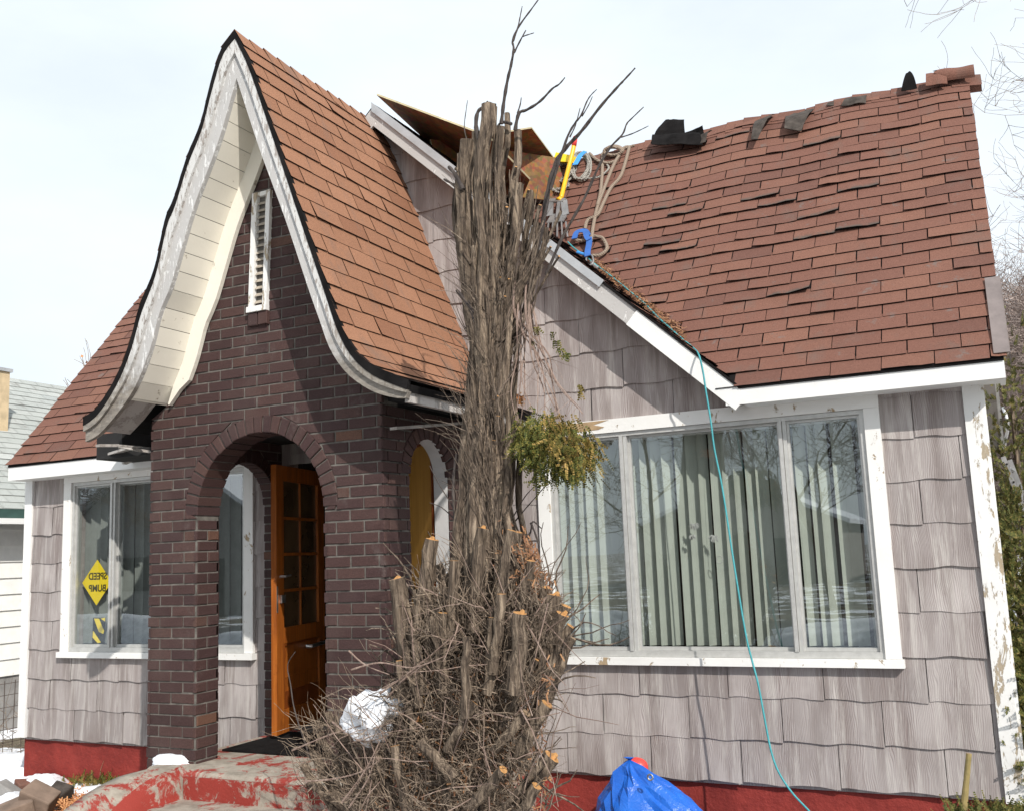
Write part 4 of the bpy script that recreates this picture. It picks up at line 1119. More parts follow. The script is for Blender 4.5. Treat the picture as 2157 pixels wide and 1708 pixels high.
# stubs of the brushy base
BY = (1105, 1150, 1200, 1250, 1300, 1350, 1400, 1450, 1500, 1550, 1600, 1650, 1708, 1850)
BL = (950, 945, 928, 900, 866, 848, 842, 835, 815, 788, 765, 730, 700, 760)
BR = (1088, 1118, 1140, 1178, 1192, 1196, 1180, 1160, 1150, 1152, 1162, 1160, 1150, 1120)
def bl(y): return interp(y, BY, BL)
def br(y): return interp(y, BY, BR)
stubs = [((1190,1275),(1128,1400),10,1,-.12),((1196,1318),(1132,1440),8,1,-.16),((1150,1236),(1100,1370),9,1,-.22),((1120,1180),(1080,1320),8,1,-.2),((958,1180),(950,1330),9,1,-.36),((1058,1250),(1040,1380),8,1,-.42),((930,1290),(935,1420),8,1,-.4),((985,1340),(980,1470),7,2,-.46),((875,1275),(898,1390),8,1,-.3),((848,1345),(885,1450),7,1,-.32),((1000,1480),(940,1580),7,1,-.5),((1110,1500),(1040,1580),7,2,-.45),((885,1560),(960,1640),8,1,-.5),((1060,1620),(990,1700),8,1,-.52),((907,1135),(893,1250),14,1,-.2),((835,1218),(866,1370),16,2,-.25),((1015,1112),(1000,1290),12,1,-.32),((1076,1116),(1044,1270),8,1,-.3),((1091,1120),(1072,1230),8,1,-.2),
 ((1168,1252),(1118,1410),15,1,-.15),((1203,1342),(1140,1470),9,2,-.1),((1186,1292),(1135,1390),12,1,-.22),((1036,1300),(1030,1420),8,1,-.45),((1096,1290),(1085,1420),12,1,-.42),
 ((1162,1592),(1095,1690),15,1,-.35),((1152,1482),(1090,1590),10,1,-.4),
 ((880,1240),(905,1390),13,2,-.15),((868,1320),(890,1420),9,1,-.3),((1195,1335),(1120,1480),7,2,-.2),
 ((660,1585),(735,1720),10,1,-.1),((640,1612),(730,1740),8,2,-.2),((690,1500),(760,1680),9,2,.05),((700,1510),(770,1690),7,1,0),((672,1545),(760,1700),7,1,-.05),((720,1530),(780,1700),6,1,-.1),
 ((650,1650),(760,1720),7,2,-.25),((705,1665),(800,1790),10,1,-.3),((790,1560),(830,1700),9,1,-.3),((808,1480),(850,1640),8,2,-.1),((840,1390),(872,1500),7,1,-.3),
 ((1130,1655),(1070,1760),9,1,-.45),((760,1620),(820,1760),8,1,-.35),((830,1570),(860,1720),8,1,-.45)]
for i in range(75):
    y = random.uniform(1260, 1690); x = random.uniform(bl(y)+12, br(y)-12); q = (x-985)/170
    ln = random.uniform(60, 150); stubs.append(((x, y), (x-q*ln*.65+random.uniform(-34, 34), y+ln), random.uniform(3.0, 7.0), random.choice((1, 2, 0, 0, 0)), random.uniform(-.48, .15)))
for i in range(26):
    x = random.uniform(640, 800); y = random.uniform(1520, 1690); stubs.append(((x, y), (x+random.uniform(50, 110), y+random.uniform(60, 120)), random.uniform(3, 5), random.choice((1, 2, 0)), random.uniform(-.3, .1)))
for si_, ((x, y), (x2, y2), r, cap, dy) in enumerate(stubs):
    if y < 1420 and si_ < 40: dy -= .085 if si_ % 2 else .03; r *= .98; y2 += 40
    bs = MB(); a = T(x, y, dy); c = T(x2, y2, dy*.95-.01)
    P = [c.lerp(a, i/6)+Vector((random.gauss(0, .004), random.gauss(0, .004), 0)) for i in range(7)]
    rr = r/PPM*(1-.35*dy)
    bs.tube(P, [rr*(1.12-.12*i/6)*(1+random.uniform(-.08, .08)) for i in range(7)], 9, 0, cap if cap else None, .10)
    if r > 10.5 and cap: # ragged split on the cut end
        bs.tube([a-(a-c).normalized()*.02, a+(a-c).normalized()*.012+Vector((rr*.4, 0, 0))], [rr*.7, rr*.25], 6, 1)
    if len([o for o in tree.children if o.name.startswith('cut_branch')]) < 98:
        bs.build('cut_branch', [M['bark'], M['cut'], M['cut_old']], tree)
    else: pass
    extra = None
tw = MB(); tr_ = MB(); td = MB()
def brush(n, lo, hi, xl, xr, dy0, dy1, m, rmin, rmax, lmin, lmax, up=1.0):
    for i in range(n):
        y = random.uniform(lo, hi); x = random.uniform(xl(y), xr(y)); q = (x-985)/190
        a = T(x, y, random.uniform(dy0, dy1))
        P = twig(a, (q*.22+random.gauss(0, .42), random.uniform(-.5, .25), up*random.uniform(-.15, 1.5)), random.uniform(lmin, lmax), random.uniform(rmin, rmax), m, 7, .36)
        if random.random() < .35: twig(P[2], (random.gauss(0, 1), random.gauss(0, .5), random.gauss(.3, .7)), random.uniform(.05, .16), rmin, m, 3)
bl2 = lambda y: bl(y)+22
br2 = lambda y: br(y)-30
brush(2300, 1255, 1740, bl2, br2, -.46, .22, tw, .0016, .0046, .07, .26)
brush(420, 1170, 1340, lambda y: bl(y)+14, lambda y: br(y)-20, -.30, .15, tw, .0014, .004, .08, .24, 1.4)
brush(420, 1520, 1710, lambda y: 650, lambda y: 850, -.35, .12, tw, .0013, .0035, .08, .30)
brush(420, 1300, 1740, bl2, br2, -.54, -.30, tw, .0010, .0025, .06, .20)
brush(420, 1260, 1740, bl2, br2, -.50, -.25, td, .0012, .0032, .08, .24)
brush(500, 1250, 1740, bl, br, -.30, .25, td, .004, .009, .15, .45)
for P in (((590+25, 1580), (700, 1545), (790, 1520)), ((800, 1460), (870, 1410), (930, 1360), (975, 1320)), ((805, 1450), (860, 1420), (920, 1385)), ((815, 1470), (880, 1400), (960, 1345)), ((840, 1440), (900, 1395), (990, 1340)),
          ((740, 1410), (800, 1395), (870, 1405), (940, 1380)), ((735, 1370), (770, 1400), (820, 1420)), ((700, 1520), (760, 1560), (830, 1545)), ((640, 1645), (700, 1640), (760, 1625), (800, 1600)),
          ((720, 1690), (770, 1620), (800, 1560)), ((728, 1688), (780, 1610), (815, 1545)), ((735, 1700), (775, 1640), (790, 1590)), ((900, 1500), (960, 1525), (1020, 1500), (1100, 1515), (1180, 1500))):
    shoot(P, 1.9, .9, -.42+random.uniform(-.1, .1), 0, tr_)
for i in range(90):
    y = random.uniform(1250, 1690); x = random.uniform(bl(y), br(y)); twig(T(x, y, -.5+random.uniform(0, .12)), (random.gauss(0, .7), random.uniform(-.4, .1), random.gauss(.2, .8)), random.uniform(.15, .45), random.uniform(.002, .004), tr_)
for i in range(34):
    twig(T(random.uniform(725, 850), random.uniform(1470, 1570), -.47+random.uniform(0, .03)), (random.gauss(0, .8), random.uniform(-.15, .1), random.uniform(.2, 1)), random.uniform(.10, .28), random.uniform(.0014, .003), tw, 6, .3)
o = tw.build('brush_twigs', M['twig'], tree); o['kind'] = 'stuff'
o = td.build('brush_stems', M['twig_mid'], tree); o['kind'] = 'stuff'
o = tr_.build('pale_twigs', M['twig_red'], tree); o['kind'] = 'stuff'
m = MB()                                     # core of old wood inside the brush
for i in range(26):
    a = T(random.uniform(900, 1070), random.uniform(1180, 1420), .12+random.uniform(0, .1)); c = Vector((-2.42+random.uniform(-.3, .3), TY+.1+random.uniform(-.1, .15), GZ))
    m.tube([c, (a+c)/2+Vector((random.gauss(0, .03), 0, 0)), a], [.05, .04, .025], 7)
m.build('root_stems', M['bark'], tree)
m = MB(); n1 = 30                             # mound of roots and chips at the foot of the tree
for j in range(13):
    for i in range(n1):
        a_ = 2*math.pi*i/n1; r_ = .62*j/12; p = Vector((-2.22+r_*math.cos(a_), TY+.15+r_*.7*math.sin(a_), GZ+.34*(1-(j/12)**1.6)))
        m.v.append(p+Vector((noise.noise(p*6), noise.noise(p*6+Vector((9, 0, 0))), noise.noise(p*5+Vector((0, 7, 0)))))*.06)
for j in range(12):
    for i in range(n1): m.f.append([j*n1+i, (j+1)*n1+i, (j+1)*n1+(i+1) % n1, j*n1+(i+1) % n1]); m.m.append(0)
m.build('root_mound', M['bark'], tree, smooth=True)
m = MB()
for i in range(1500):
    a_ = random.uniform(0, 6.283); t_r = math.sqrt(random.random()); p = Vector((-2.22+.66*t_r*math.cos(a_), TY+.15+.46*t_r*math.sin(a_), GZ+.36*(1-t_r**1.6)+random.uniform(0, .03)))
    d = Vector((random.gauss(0, 1), random.gauss(0, 1), random.gauss(0, .6))).normalized()*random.uniform(.008, .035); e = d.orthogonal().normalized()*random.uniform(.002, .006)
    m.quad(p-d-e, p+d-e, p+d+e, p-d+e)
o = m.build('wood_chips', M['litter'], tree); o['kind'] = 'stuff'
m = MB()                                     # dry reddish litter caught in the brush
for i in range(2600):
    if i < 750: x = random.gauss(1105, 28); y = random.gauss(1200, 45)
    else: y = random.uniform(1380, 1720); x = random.uniform(bl(y)+60, br(y))
    if not (bl(y)-10 < x < br(y)+12): continue
    p = T(x, y, random.uniform(-.30, .02) if i < 750 else random.uniform(-.40, .15)); d = Vector((random.gauss(0, 1), random.gauss(0, 1), random.gauss(0, 1))).normalized()*random.uniform(.008, .022); e = d.orthogonal().normalized()*.0035
    m.quad(p-d-e, p+d-e, p+d+e, p-d+e)
o = m.build('dry_litter', M['litter'], tree); o['kind'] = 'stuff'
# drooping branch with the last green foliage
hb = MB()
tips = [(1085+random.uniform(0, 160), random.uniform(860, 925)) for i in range(13)]
for i, (x, y) in enumerate(tips):
    s = (random.uniform(1085, 1118), random.uniform(560, 640)); mx_ = s[0]+(x-s[0])*.35+random.uniform(-12, 14)
    jx_ = lambda: random.uniform(-15, 15)
    P = spline([T(s[0], s[1], -.02)]+[T(s[0]+(x-s[0])*tt**1.5+jx_(), s[1]+(y-s[1])*tt, -.10+random.uniform(-.06, .06)) for tt in (.25, .5, .75)]+[T(x, y, -.15+random.uniform(-.12, .12))], 5)
    hb.tube(P, [(2.3-1.6*j/(len(P)-1))/PPM*random.uniform(.8, 1.3) for j in range(len(P))], 5)
    for k in range(6):
        j = random.randint(4, len(P)-2); twig(P[j], (random.gauss(0, .7), random.gauss(0, .4), -.8), random.uniform(.06, .2), .0014, hb)
hbr = hb.build('drooping_branch', M['twig_red'], tree)
fo = MB(); fo2 = MB()
def spray(m, p, d, ln, wd_):
    d = d.normalized(); side = d.cross(Vector((random.gauss(0, 1), random.gauss(0, 1), random.gauss(0, .4)))).normalized(); nn = d.cross(side)
    k = max(4, int(ln/.011))
    for i in range(k):
        c = p+d*(ln*i/k)+nn*random.uniform(-.003, .003); w = wd_*(1-.6*i/k)
        for s in (-1, 1):
            t = (d*.8+side*s*.75).normalized(); q = c+t*w; e = t.cross(nn).normalized()*.0035
            m.add((c-e*.6, c+t*w*.5-e*1.4, q, c+t*w*.5+e*1.4, c+e*.6), ((0, 1, 2, 3, 4),))
    m.add((p-nn*.001, p+nn*.001, p+d*ln), ((0, 1, 2),))
cen = T(1166, 938, -.15)
for i in range(1500):
    while True:
        v = Vector((random.uniform(-1, 1), random.uniform(-1, 1), random.uniform(-1, 1)))
        if .25 < v.length < 1: break
    lump = 1+.55*noise.noise(v*2.3+Vector((3, 1, 0)))
    p = cen+Vector((v.x*.215, v.y*.20, v.z*.165))*lump+Vector((-.02*v.z, 0, -.05*v.x))
    spray(fo2 if random.random() < max(0, .05+.62*(v.x*.9+v.z*.35)) else fo, p, Vector((v.x*.55+random.gauss(0, .3), v.y*.5+random.gauss(0, .3), -.75+random.gauss(0, .38))), random.uniform(.035, .095), random.uniform(.008, .016))
for x, y in ((1172, 718), (1180, 735), (1165, 700), (1218, 812), (1222, 826), (1120, 720), (1130, 690), (1195, 745)):
    for k in range(5): spray(fo, T(x+random.uniform(-6, 6), y, -.1), Vector((random.gauss(0, .4), random.gauss(0, .4), -1)), .05, .014)
fo.build('foliage', M['leaf'], hbr); o = fo2.build('foliage', M['leaf_dry'], hbr); o['label'] = 'yellow-brown withered side of the green foliage'

# ================================================================== things lying on the roof
P0 = Vector((0, -OV-.02, 2.535))
def RP(x, y, h=.02): return PP(x, y, P0+NRM*h, NRM)
def zq(x, y): return (1076.8+.2017*x, 215.4+.2017*y)       # close-up coordinates
m = MB(); rr = .0155
for Q in ([(1235,470),(1150,760),(1040,900),(960,1060),(900,1180),(800,1235),(770,1330)], [(1175,490),(1080,640),(980,880),(900,1100),(860,1280),(842,1400),(830,1450)],
          [(955,540),(950,750),(930,960),(900,1080)], [(835,1400),(900,1408),(960,1430),(1000,1530),(930,1600),(850,1605)], [(830,1420),(740,1450),(660,1430),(680,1370)],
          [(820,540),(900,610),(1000,640),(1080,620)], [(1240,470),(1180,480),(1100,560)], [(1180,490),(1290,455)]):
    m.tube(spline([RP(*zq(*p), h=.03+.012*random.random()) for p in Q], 8), rr, 7)
for k in range(3):
    m.tube([PY(zq(1060+90*math.cos(a)+k*8, 0)[0], zq(0, 515+(42+k*6)*math.sin(a))[1], 1.80+.03*k) for a in [i*.3142 for i in range(20)]], rr, 7, close=True)
props(m.build('tan_rope', M['rope_tan']), 'thick tan rope looped over the roof ridge and hanging down the shingles', 'rope')
def coil(loops, name, label, mat, group, rad, h):
    m = MB()
    for (cx, cy, rx, ry, rot) in loops:
        pts = []
        for i in range(22):
            a = i*.2856; x = rx*math.cos(a); y = ry*math.sin(a)
            pts.append(RP(cx+x*math.cos(rot)-y*math.sin(rot)+random.uniform(-.5, .5), cy+x*math.sin(rot)+y*math.cos(rot), h+.02*math.sin(a*2+cx)+random.uniform(0, .012)))
        m.tube(pts, rad, 6, close=True)
    return m
L_ = []
for i in range(7): L_.append((1222+random.uniform(-5, 5), 350+random.uniform(-4, 4), 13+random.uniform(-3, 9), 29+random.uniform(-5, 3), random.uniform(-.1, .45)))
for i in range(5): L_.append((1190+random.uniform(-6, 5), 358+random.uniform(-4, 6), 17+random.uniform(-3, 3), 22+random.uniform(-4, 4), random.uniform(.2, .9)))
for i in range(4): L_.append((1176+random.uniform(-3, 5), 388+random.uniform(-4, 4), 16+random.uniform(-3, 5), 13+random.uniform(-3, 3), random.uniform(-.3, .3)))
m = coil(L_, '', '', None, None, .010, .035)
m.tube(spline([RP(*zq(*p), h=.03) for p in ((660,790),(760,800),(900,790),(980,740),(1020,690),(1000,655))], 8), .010, 6)
props(m.build('coiled_rope', M['rope_grey']), 'grey coiled rope beside the yellow-handled tool on the roof', 'rope')
L_ = [(1113+random.uniform(-9, 9), 382+random.uniform(-8, 8), 9+random.uniform(-2, 8), 28+random.uniform(-8, 5), random.uniform(-.1, .5)) for i in range(9)]
props(coil(L_, '', '', None, None, .009, .035).build('coiled_rope', M['rope_grey']), 'grey coiled rope half hidden behind the tree trunk near the chipboard', 'rope')
def ribbon(m, pts, w, h=.03):
    P = spline([RP(*p, h=h) for p in pts], 6); A = []; B_ = []
    for i, p in enumerate(P):
        t = (P[min(i+1, len(P)-1)]-P[max(i-1, 0)]).normalized(); s = t.cross(NRM).normalized()*w/2; A.append(p-s); B_.append(p+s)
    m.strip(A, B_, NRM*.006)
m = MB(); ribbon(m, (zq(660,1430), zq(690,1360), zq(770,1350), zq(805,1400)), .05, .055); ribbon(m, (zq(770,1340), zq(790,1410), zq(812,1440)), .045, .07); ribbon(m, (zq(812,1420), zq(815,1480), zq(800,1560), zq(798,1612)), .052, .06)
s_ = m.build('strap', M['blue_strap'])
props(s_, 'faded blue webbing strap knotted to the tan rope low on the roof', 'strap')
m = MB(); m.tube([RP(zq(800,0)[0]+11*math.cos(a)*.7+4, zq(0,1650)[1]+11*math.sin(a), .05) for a in [i*.5236 for i in range(12)]], .008, 6, close=True)
m.tube([RP(*zq(830,1670), h=.04), RP(*zq(870,1710), h=.04), RP(*zq(910,1740), h=.03)], .012, 6); props(m.build('rope_shackle', M['steel']), 'small grey shackle at the end of the blue strap by the rake', 'shackle')
m = MB(); ribbon(m, (zq(775,520), zq(725,560), zq(690,620), zq(665,660)), .055, .09); props(m.build('strap', M['blue_bright']), 'bright blue strap lying on the grey coiled rope', 'strap')
# teal cord over the rake and down the front of the house
m = MB(); C_ = [RP(*zq(590,1460), h=.03), RP(*zq(650,1520), h=.03), RP(*zq(720,1570), h=.03), RP(*zq(770,1600), h=.03), RP(1247, 552, .035), RP(1260, 562, .03)]
C_ += [RP(x, y, .03) for x, y in ((1295, 588), (1325, 613), (1358, 640), (1384, 667), (1412, 692), (1438, 715), (1460, 733))]
C_ += [PY(x, y, yv) for x, y, yv in ((1472, 748, -.30), (1481, 785, -.31), (1487, 824, -.31), (1497, 885, -.32), (1505, 945, -.33), (1522, 1030, -.35), (1545, 1180, -.38), (1570, 1330, -.42), (1584, 1390, -.43), (1597, 1440, -.45), (1612, 1520, -.47), (1624, 1580, -.49), (1640, 1625, -.5), (1668, 1668, -.52), (1705, 1708, -.55), (1735, 1745, -.6))]
m.tube(spline(C_, 6), .0062, 6); props(m.build('teal_cord', M['teal'], smooth=True), 'thin teal cord running down the gable rake and hanging past the wide window', 'cord')
m = MB(); m.tube([RP(*zq(690,1570), h=.035), RP(*zq(770,1595), h=.035)], .013, 7); props(m.build('cord_sleeve', M['blue_bright']), 'short bright blue sleeve on the teal cord beside the blue strap', 'sleeve')
# roofing tool with yellow handle
t_ = thing('roofing_shovel', RP(1180, 440, .1), 'yellow-handled roofing shovel with a red grip leaning on the roof', 'shovel')
hp = [RP(x, y, h) for x, y, h in ((1182, 418, .10), (1190, 385, .13), (1199, 350, .17), (1206, 322, .22), (1209, 308, .25))]
m = MB(); m.tube(spline(hp, 5), [.022+.0*i for i in range(21)], 8, flat=.8); m.tube([hp[0], RP(1178, 424, .09)], [.024, .04], 8); m.build('handle', M['yellow'], t_, smooth=True)
m = MB(); m.tube([hp[-1], RP(1211, 296, .28), RP(1212, 290, .29)], [.024, .024, .022], 8); m.build('grip', M['redp'], t_, smooth=True)
m = MB()
for a, c in (((1160,426),(1158,456)), ((1188,424),(1192,454))): m.beam(RP(*a, h=.10), RP(*c, h=.05), .06, .018, NRM)
m.beam(RP(1157,424,.10), RP(1190,423,.10), .05, .02, NRM); m.beam(RP(1156,462,.05), RP(1192,458,.05), .13, .012, NRM)
for i in range(5): m.beam(RP(1156+i*9,468,.05), RP(1152+i*11,500,.03), .012, .012, NRM)
m.beam(RP(1178,424,.1), RP(1174,460,.07), .03, .02, NRM); m.build('blade', M['steel'], t_)
m = MB(); a = PY(1164, 340, 1.72); c = PY(1201, 342, 1.72); m.prism([a, c, c+Vector((.0, .02, .075)), a+Vector((.03, .02, .09))], (.02, .10, .01))
props(m.build('yellow_case', M['yellow2']), 'small yellow plastic case on the roof ridge beside the chipboard', 'case')
# sheets of chipboard
def sheet(A, B_, back, label, th=.014, k2=1.0):
    A = Vector(A); B_ = Vector(B_); back = Vector(back); n = (B_-A).cross(back).normalized()*th
    if n.z < 0: n = -n
    Q = [A, B_, B_+back*k2, A+back]; m = MB(); m.add(Q+[p+n for p in Q], ((3, 2, 1, 0), (4, 5, 6, 7)), 0)
    m.add(Q+[p+n for p in Q], ((0, 1, 5, 4), (1, 2, 6, 5), (2, 3, 7, 6), (3, 0, 4, 7)), 1)
    return props(m.build('chipboard_sheet', [M['ply'], M['ply_edge']]), label, 'board', 'chipboard sheets on the roof')
sheet(PY(793, 201, -.16), PY(1028, 289, -.10), (.10, 2.3, -.42), 'large chipboard sheet jutting out from the gable peak', k2=.30)
a = PY(1120, 271, .95); c = PY(1166, 333, 1.7); sheet(a, PY(1003, 290, .85), c-a, 'chipboard sheet whose tilted corner rises behind the trunk tops')
a = PY(905, 295, .35); c = PY(1172, 334, 1.62); sheet(a, c, (.06, .10, -.42), 'low chipboard strip standing along the ridge behind the tree')
# torn shingles along the ridge
def flap(corners, bend, label, mat='torn', nn=7, ragged=.25, group='torn shingles on the ridge', name='torn_shingle'):
    A, B_, C2, D = [Vector(c) for c in corners]; m = MB(); nrm = (B_-A).cross(D-A).normalized(); vs = []
    for j in range(nn+1):
        for i in range(nn+1):
            u, v = i/nn, j/nn
            p = (A*(1-u)+B_*u)*(1-v)+(D*(1-u)+C2*u)*v
            p = p+nrm*(bend*math.sin(math.pi*v)*(1+.4*u)+.018*noise.noise(p*9))
            if j == nn: p = p-(D-A)*ragged*max(0, noise.noise(p*22))
            vs.append(p)
    k = (nn+1)**2; vs += [p-nrm*.005 for p in vs]; q = nn+1
    fs = []
    for j in range(nn):
        for i in range(nn):
            f = (j*q+i, j*q+i+1, (j+1)*q+i+1, (j+1)*q+i); fs.append(f); fs.append(tuple(k+x for x in f[::-1]))
    for i in range(nn):
        fs += [(i+1, i, k+i, k+i+1), (nn*q+i, nn*q+i+1, k+nn*q+i+1, k+nn*q+i), (i*q, (i+1)*q, k+(i+1)*q, k+i*q), ((i+1)*q+nn, i*q+nn, k+i*q+nn, k+(i+1)*q+nn)]
    m.add(vs, fs); return props(m.build(name, M[mat]), label, 'shingle', group)
def F(x, y, yv): return PY(x, y, yv)
flap((F(1370, 303, 1.72), F(1446, 300, 1.74), F(1441, 252, 1.78), F(1402, 252, 1.80)), .03, 'black torn shingle standing upright on the ridge right of the tan rope', 'felt')
flap((F(1425, 300, 1.66), F(1490, 296, 1.70), F(1480, 264, 1.86), F(1430, 284, 1.88)), -.05, 'dark torn shingle folded over the ridge beside the upright black one', 'felt')
flap((F(1372, 304, 1.60), F(1480, 303, 1.62), F(1470, 285, 1.80), F(1376, 287, 1.82)), .04, 'flat black torn shingle under the upright one', 'felt', ragged=.1)
flap((F(1466, 300, 1.62), F(1486, 298, 1.62), F(1500, 272, 1.75), F(1482, 280, 1.76)), .02, 'small grey torn shingle at the right end of the dark heap')
flap((F(1582, 291, 1.52), F(1596, 292, 1.52), F(1632, 240, 1.88), F(1590, 256, 1.86)), .03, 'narrow torn shingle hanging down from the middle of the ridge')
flap((F(1652, 270, 1.60), F(1688, 276, 1.58), F(1716, 228, 1.90), F(1655, 244, 1.88)), .03, 'square grey torn shingle hanging over the ridge')
flap((F(1772, 222, 1.78), F(1824, 217, 1.79), F(1826, 203, 1.90), F(1784, 207, 1.90)), .02, 'flat grey torn shingle lifted on the right part of the ridge')
flap((F(1742, 222, 1.83), F(1756, 220, 1.83), F(1757, 214, 1.9), F(1745, 216, 1.9)), .01, 'tiny torn shingle left of the lifted flat one', ragged=.1)
flap((F(1898, 192, 1.78), F(1932, 186, 1.80), F(1916, 150, 1.86), F(1908, 155, 1.86)), .03, 'small black curled shingle near the rolled one', 'felt')
m = MB(); axA = F(1978, 168, 1.86); axB = F(2053, 158, 1.86); rows = 10; vs = []; nA = 20
for i in range(rows+1):
    c = axA.lerp(axB, i/rows); r = .078+.004*math.sin(i*.8)
    for j in range(nA+1):
        a = -2.2+4.9*j/nA
        p = c+Vector((0, math.sin(a)*r, math.cos(a)*r))
        if i == 0: p.x -= .12*max(0, noise.noise((j*.9, 3.3, 0)))+.02*noise.noise((j*2.1, 1, 0))
        vs.append(p)
q = nA+1; m.add(vs, [(i*q+j, i*q+j+1, (i+1)*q+j+1, (i+1)*q+j) for i in range(rows) for j in range(nA)]); m.add([p+Vector((0, 0, -.002))-(p-axA.lerp(axB, .5)).normalized()*.004 for p in vs], [(i*q+j, (i+1)*q+j, (i+1)*q+j+1, i*q+j+1) for i in range(rows) for j in range(nA)])
props(m.build('rolled_shingle', M['shingle']), 'brown ridge shingle rolled into a tube at the right end of the roof', 'shingle', 'torn shingles on the ridge')
flap((F(1950, 182, 1.74), F(1996, 176, 1.76), F(1990, 150, 1.86), F(1950, 158, 1.84)), .02, 'ragged brown shingle at the open left end of the rolled one', 'shingle', ragged=.5)
# reddish needles caught along the rake
m = MB()
for i in range(1100):
    t = random.random(); x = 1252+t*190+random.gauss(0, 6); y = 556+t*158+random.gauss(0, 5)-random.random()*8
    p = RP(x, y, random.uniform(.012, .04)); d = Vector((random.gauss(0, 1), random.gauss(0, 1), random.gauss(0, .5))).normalized()*random.uniform(.006, .02); e = d.orthogonal().normalized()*.003
    m.quad(p-d-e, p+d-e, p+d+e, p-d+e)
props(m.build('dry_needles', M['litter']), 'dry reddish needles gathered along the gable rake', 'litter', None, 'stuff')
m = MB()                                     # orange splinters hanging behind the trunk
for i in range(60):
    p = T(random.uniform(1068, 1098), random.uniform(832, 852), .12); d = Vector((random.gauss(0, 1), .2*random.gauss(0, 1), random.gauss(0, .5))).normalized()*.03; e = Vector((0, 0, .004)); m.quad(p-d-e, p+d-e, p+d+e, p-d+e)
o = m.build('splinters', M['rusty'], tree)

# ================================================================== yard things
def blob(name, c, r, label, cat, mat, seed, sub=40, amp=.25, group=None, flat=0, fr=1.6, kind=None):
    m = MB(); n1, n2 = sub, sub//2; vs = []
    for j in range(n2+1):
        th = math.pi*j/n2
        for i in range(n1):
            ph = 2*math.pi*i/n1; v = Vector((math.sin(th)*math.cos(ph), math.sin(th)*math.sin(ph), math.cos(th)))
            k = 1+amp*noise.noise(v*fr+Vector((seed, seed*.7, 0)))+amp*.35*noise.noise(v*fr*3.1+Vector((seed*2, 0, 1)))
            if flat: # planar facets
                k = 1+amp*(round(noise.noise(v*fr+Vector((seed, 0, 0)))*flat)/flat)
            p = Vector((v.x*r[0], v.y*r[1], v.z*r[2]))*k; vs.append(Vector(c)+p)
    fs = []
    for j in range(n2):
        for i in range(n1): a = j*n1+i; b_ = j*n1+(i+1) % n1; fs.append((a+n1, b_+n1, b_, a))
    m.add(vs, fs); return props(m.build(name, mat, smooth=not flat), label, cat, group, kind)
c = PY(780, 1510, -2.36); blob('snow_clump', (c.x, c.y, c.z), (.128, .12, .118), 'rounded white lump of snow lodged in the brush beside the brick pier', 'snow', M['snow'], 6.1, amp=.62, fr=1.25, group='snow left in the yard')
c = PY(834, 1490, -2.34); blob('snow_clump', (c.x, c.y, c.z), (.045, .05, .04), 'small snow lump just right of the big one in the brush', 'snow', M['snow'], 1.2, amp=.3, group='snow left in the yard')
c = PZ(384, 1610, SLAB+.0); blob('snow_clump', (c.x-.12, c.y+.05, SLAB-.02), (.17, .10, .075), 'small snow patch at the foot of the left brick pier', 'snow', M['snow'], 7.7, amp=.35, group='snow left in the yard')
c = PZ(80, 1655, -.36); blob('snow_clump', (c.x, c.y, -.38), (.30, .22, .12), 'snow heap at the left corner of the red foundation', 'snow', M['snow'], 2.7, amp=.4, group='snow left in the yard')
c = PZ(30, 1690, -.34); blob('snow_clump', (c.x, c.y, -.40), (.30, .28, .12), 'snow patch over the broken rocks at the lower left', 'snow', M['snow'], 5.1, amp=.4, group='snow left in the yard')
c = PZ(190, 1668, -.36); blob('snow_clump', (c.x, c.y, -.40), (.34, .22, .10), 'thin snow between the rocks and the curved cheek wall', 'snow', M['snow'], 9.4, amp=.4, group='snow left in the yard')
c = PZ(20, 1625, -.36); blob('snow_clump', (c.x-.6, c.y+.3, -.42), (.7, .5, .12), 'wide snow patch left of the house by the wire fence', 'snow', M['snow'], 3.3, amp=.3, group='snow left in the yard')
def rock(x, y, z, s, rot, label, mat='rock'):
    c = PZ(x, y, z); m = MB(); Rm = Euler(rot).to_matrix(); vs = []
    for sx, sy, sz in ((-1,-1,-1),(1,-1,-1),(1,1,-1),(-1,1,-1),(-1,-1,1),(1,-1,1),(1,1,1),(-1,1,1)):
        vs.append(c+Rm @ Vector((sx*s[0]*random.uniform(.75, 1.1), sy*s[1]*random.uniform(.75, 1.1), sz*s[2]*random.uniform(.75, 1.1))))
    m.add(vs, ((0,3,2,1),(4,5,6,7),(0,1,5,4),(1,2,6,5),(2,3,7,6),(3,0,4,7)))
    o = m.build('broken_block', M[mat]); bv = o.modifiers.new('bevel', 'BEVEL'); bv.width = .012; bv.segments = 2
    return props(o, label, 'rubble', 'rubble by the left corner')
rock(82, 1690, -.25, (.13, .10, .11), (.3, .5, .4), 'brown broken block lying tilted nearest the steps')
rock(30, 1712, -.30, (.16, .12, .09), (.2, -.3, .9), 'brown broken block at the lower left edge under snow')
rock(125, 1672, -.30, (.09, .08, .07), (.5, .2, .1), 'dark small block beside the tilted brown one', 'torn')
rock(18, 1672, -.30, (.12, .08, .07), (.1, .6, .5), 'flat grey block on the snow at the left edge', 'block')
rock(60, 1655, -.33, (.10, .07, .05), (.2, .1, 1.2), 'reddish flat fragment behind the tilted block', 'shingle')
m = MB()
for i in range(700):
    c = PZ(random.gauss(150, 35), random.gauss(1685, 16), -.33); spray_d = Vector((random.gauss(0, 1), random.gauss(0, 1), abs(random.gauss(0, .7)))).normalized()*random.uniform(.015, .05); e = spray_d.orthogonal().normalized()*.004
    m.quad(c-spray_d-e, c+spray_d-e, c+spray_d+e, c-spray_d+e)
props(m.build('fallen_leaves', M['rusty']), 'orange dry plant litter beside the curved cheek wall', 'litter', None, 'stuff')
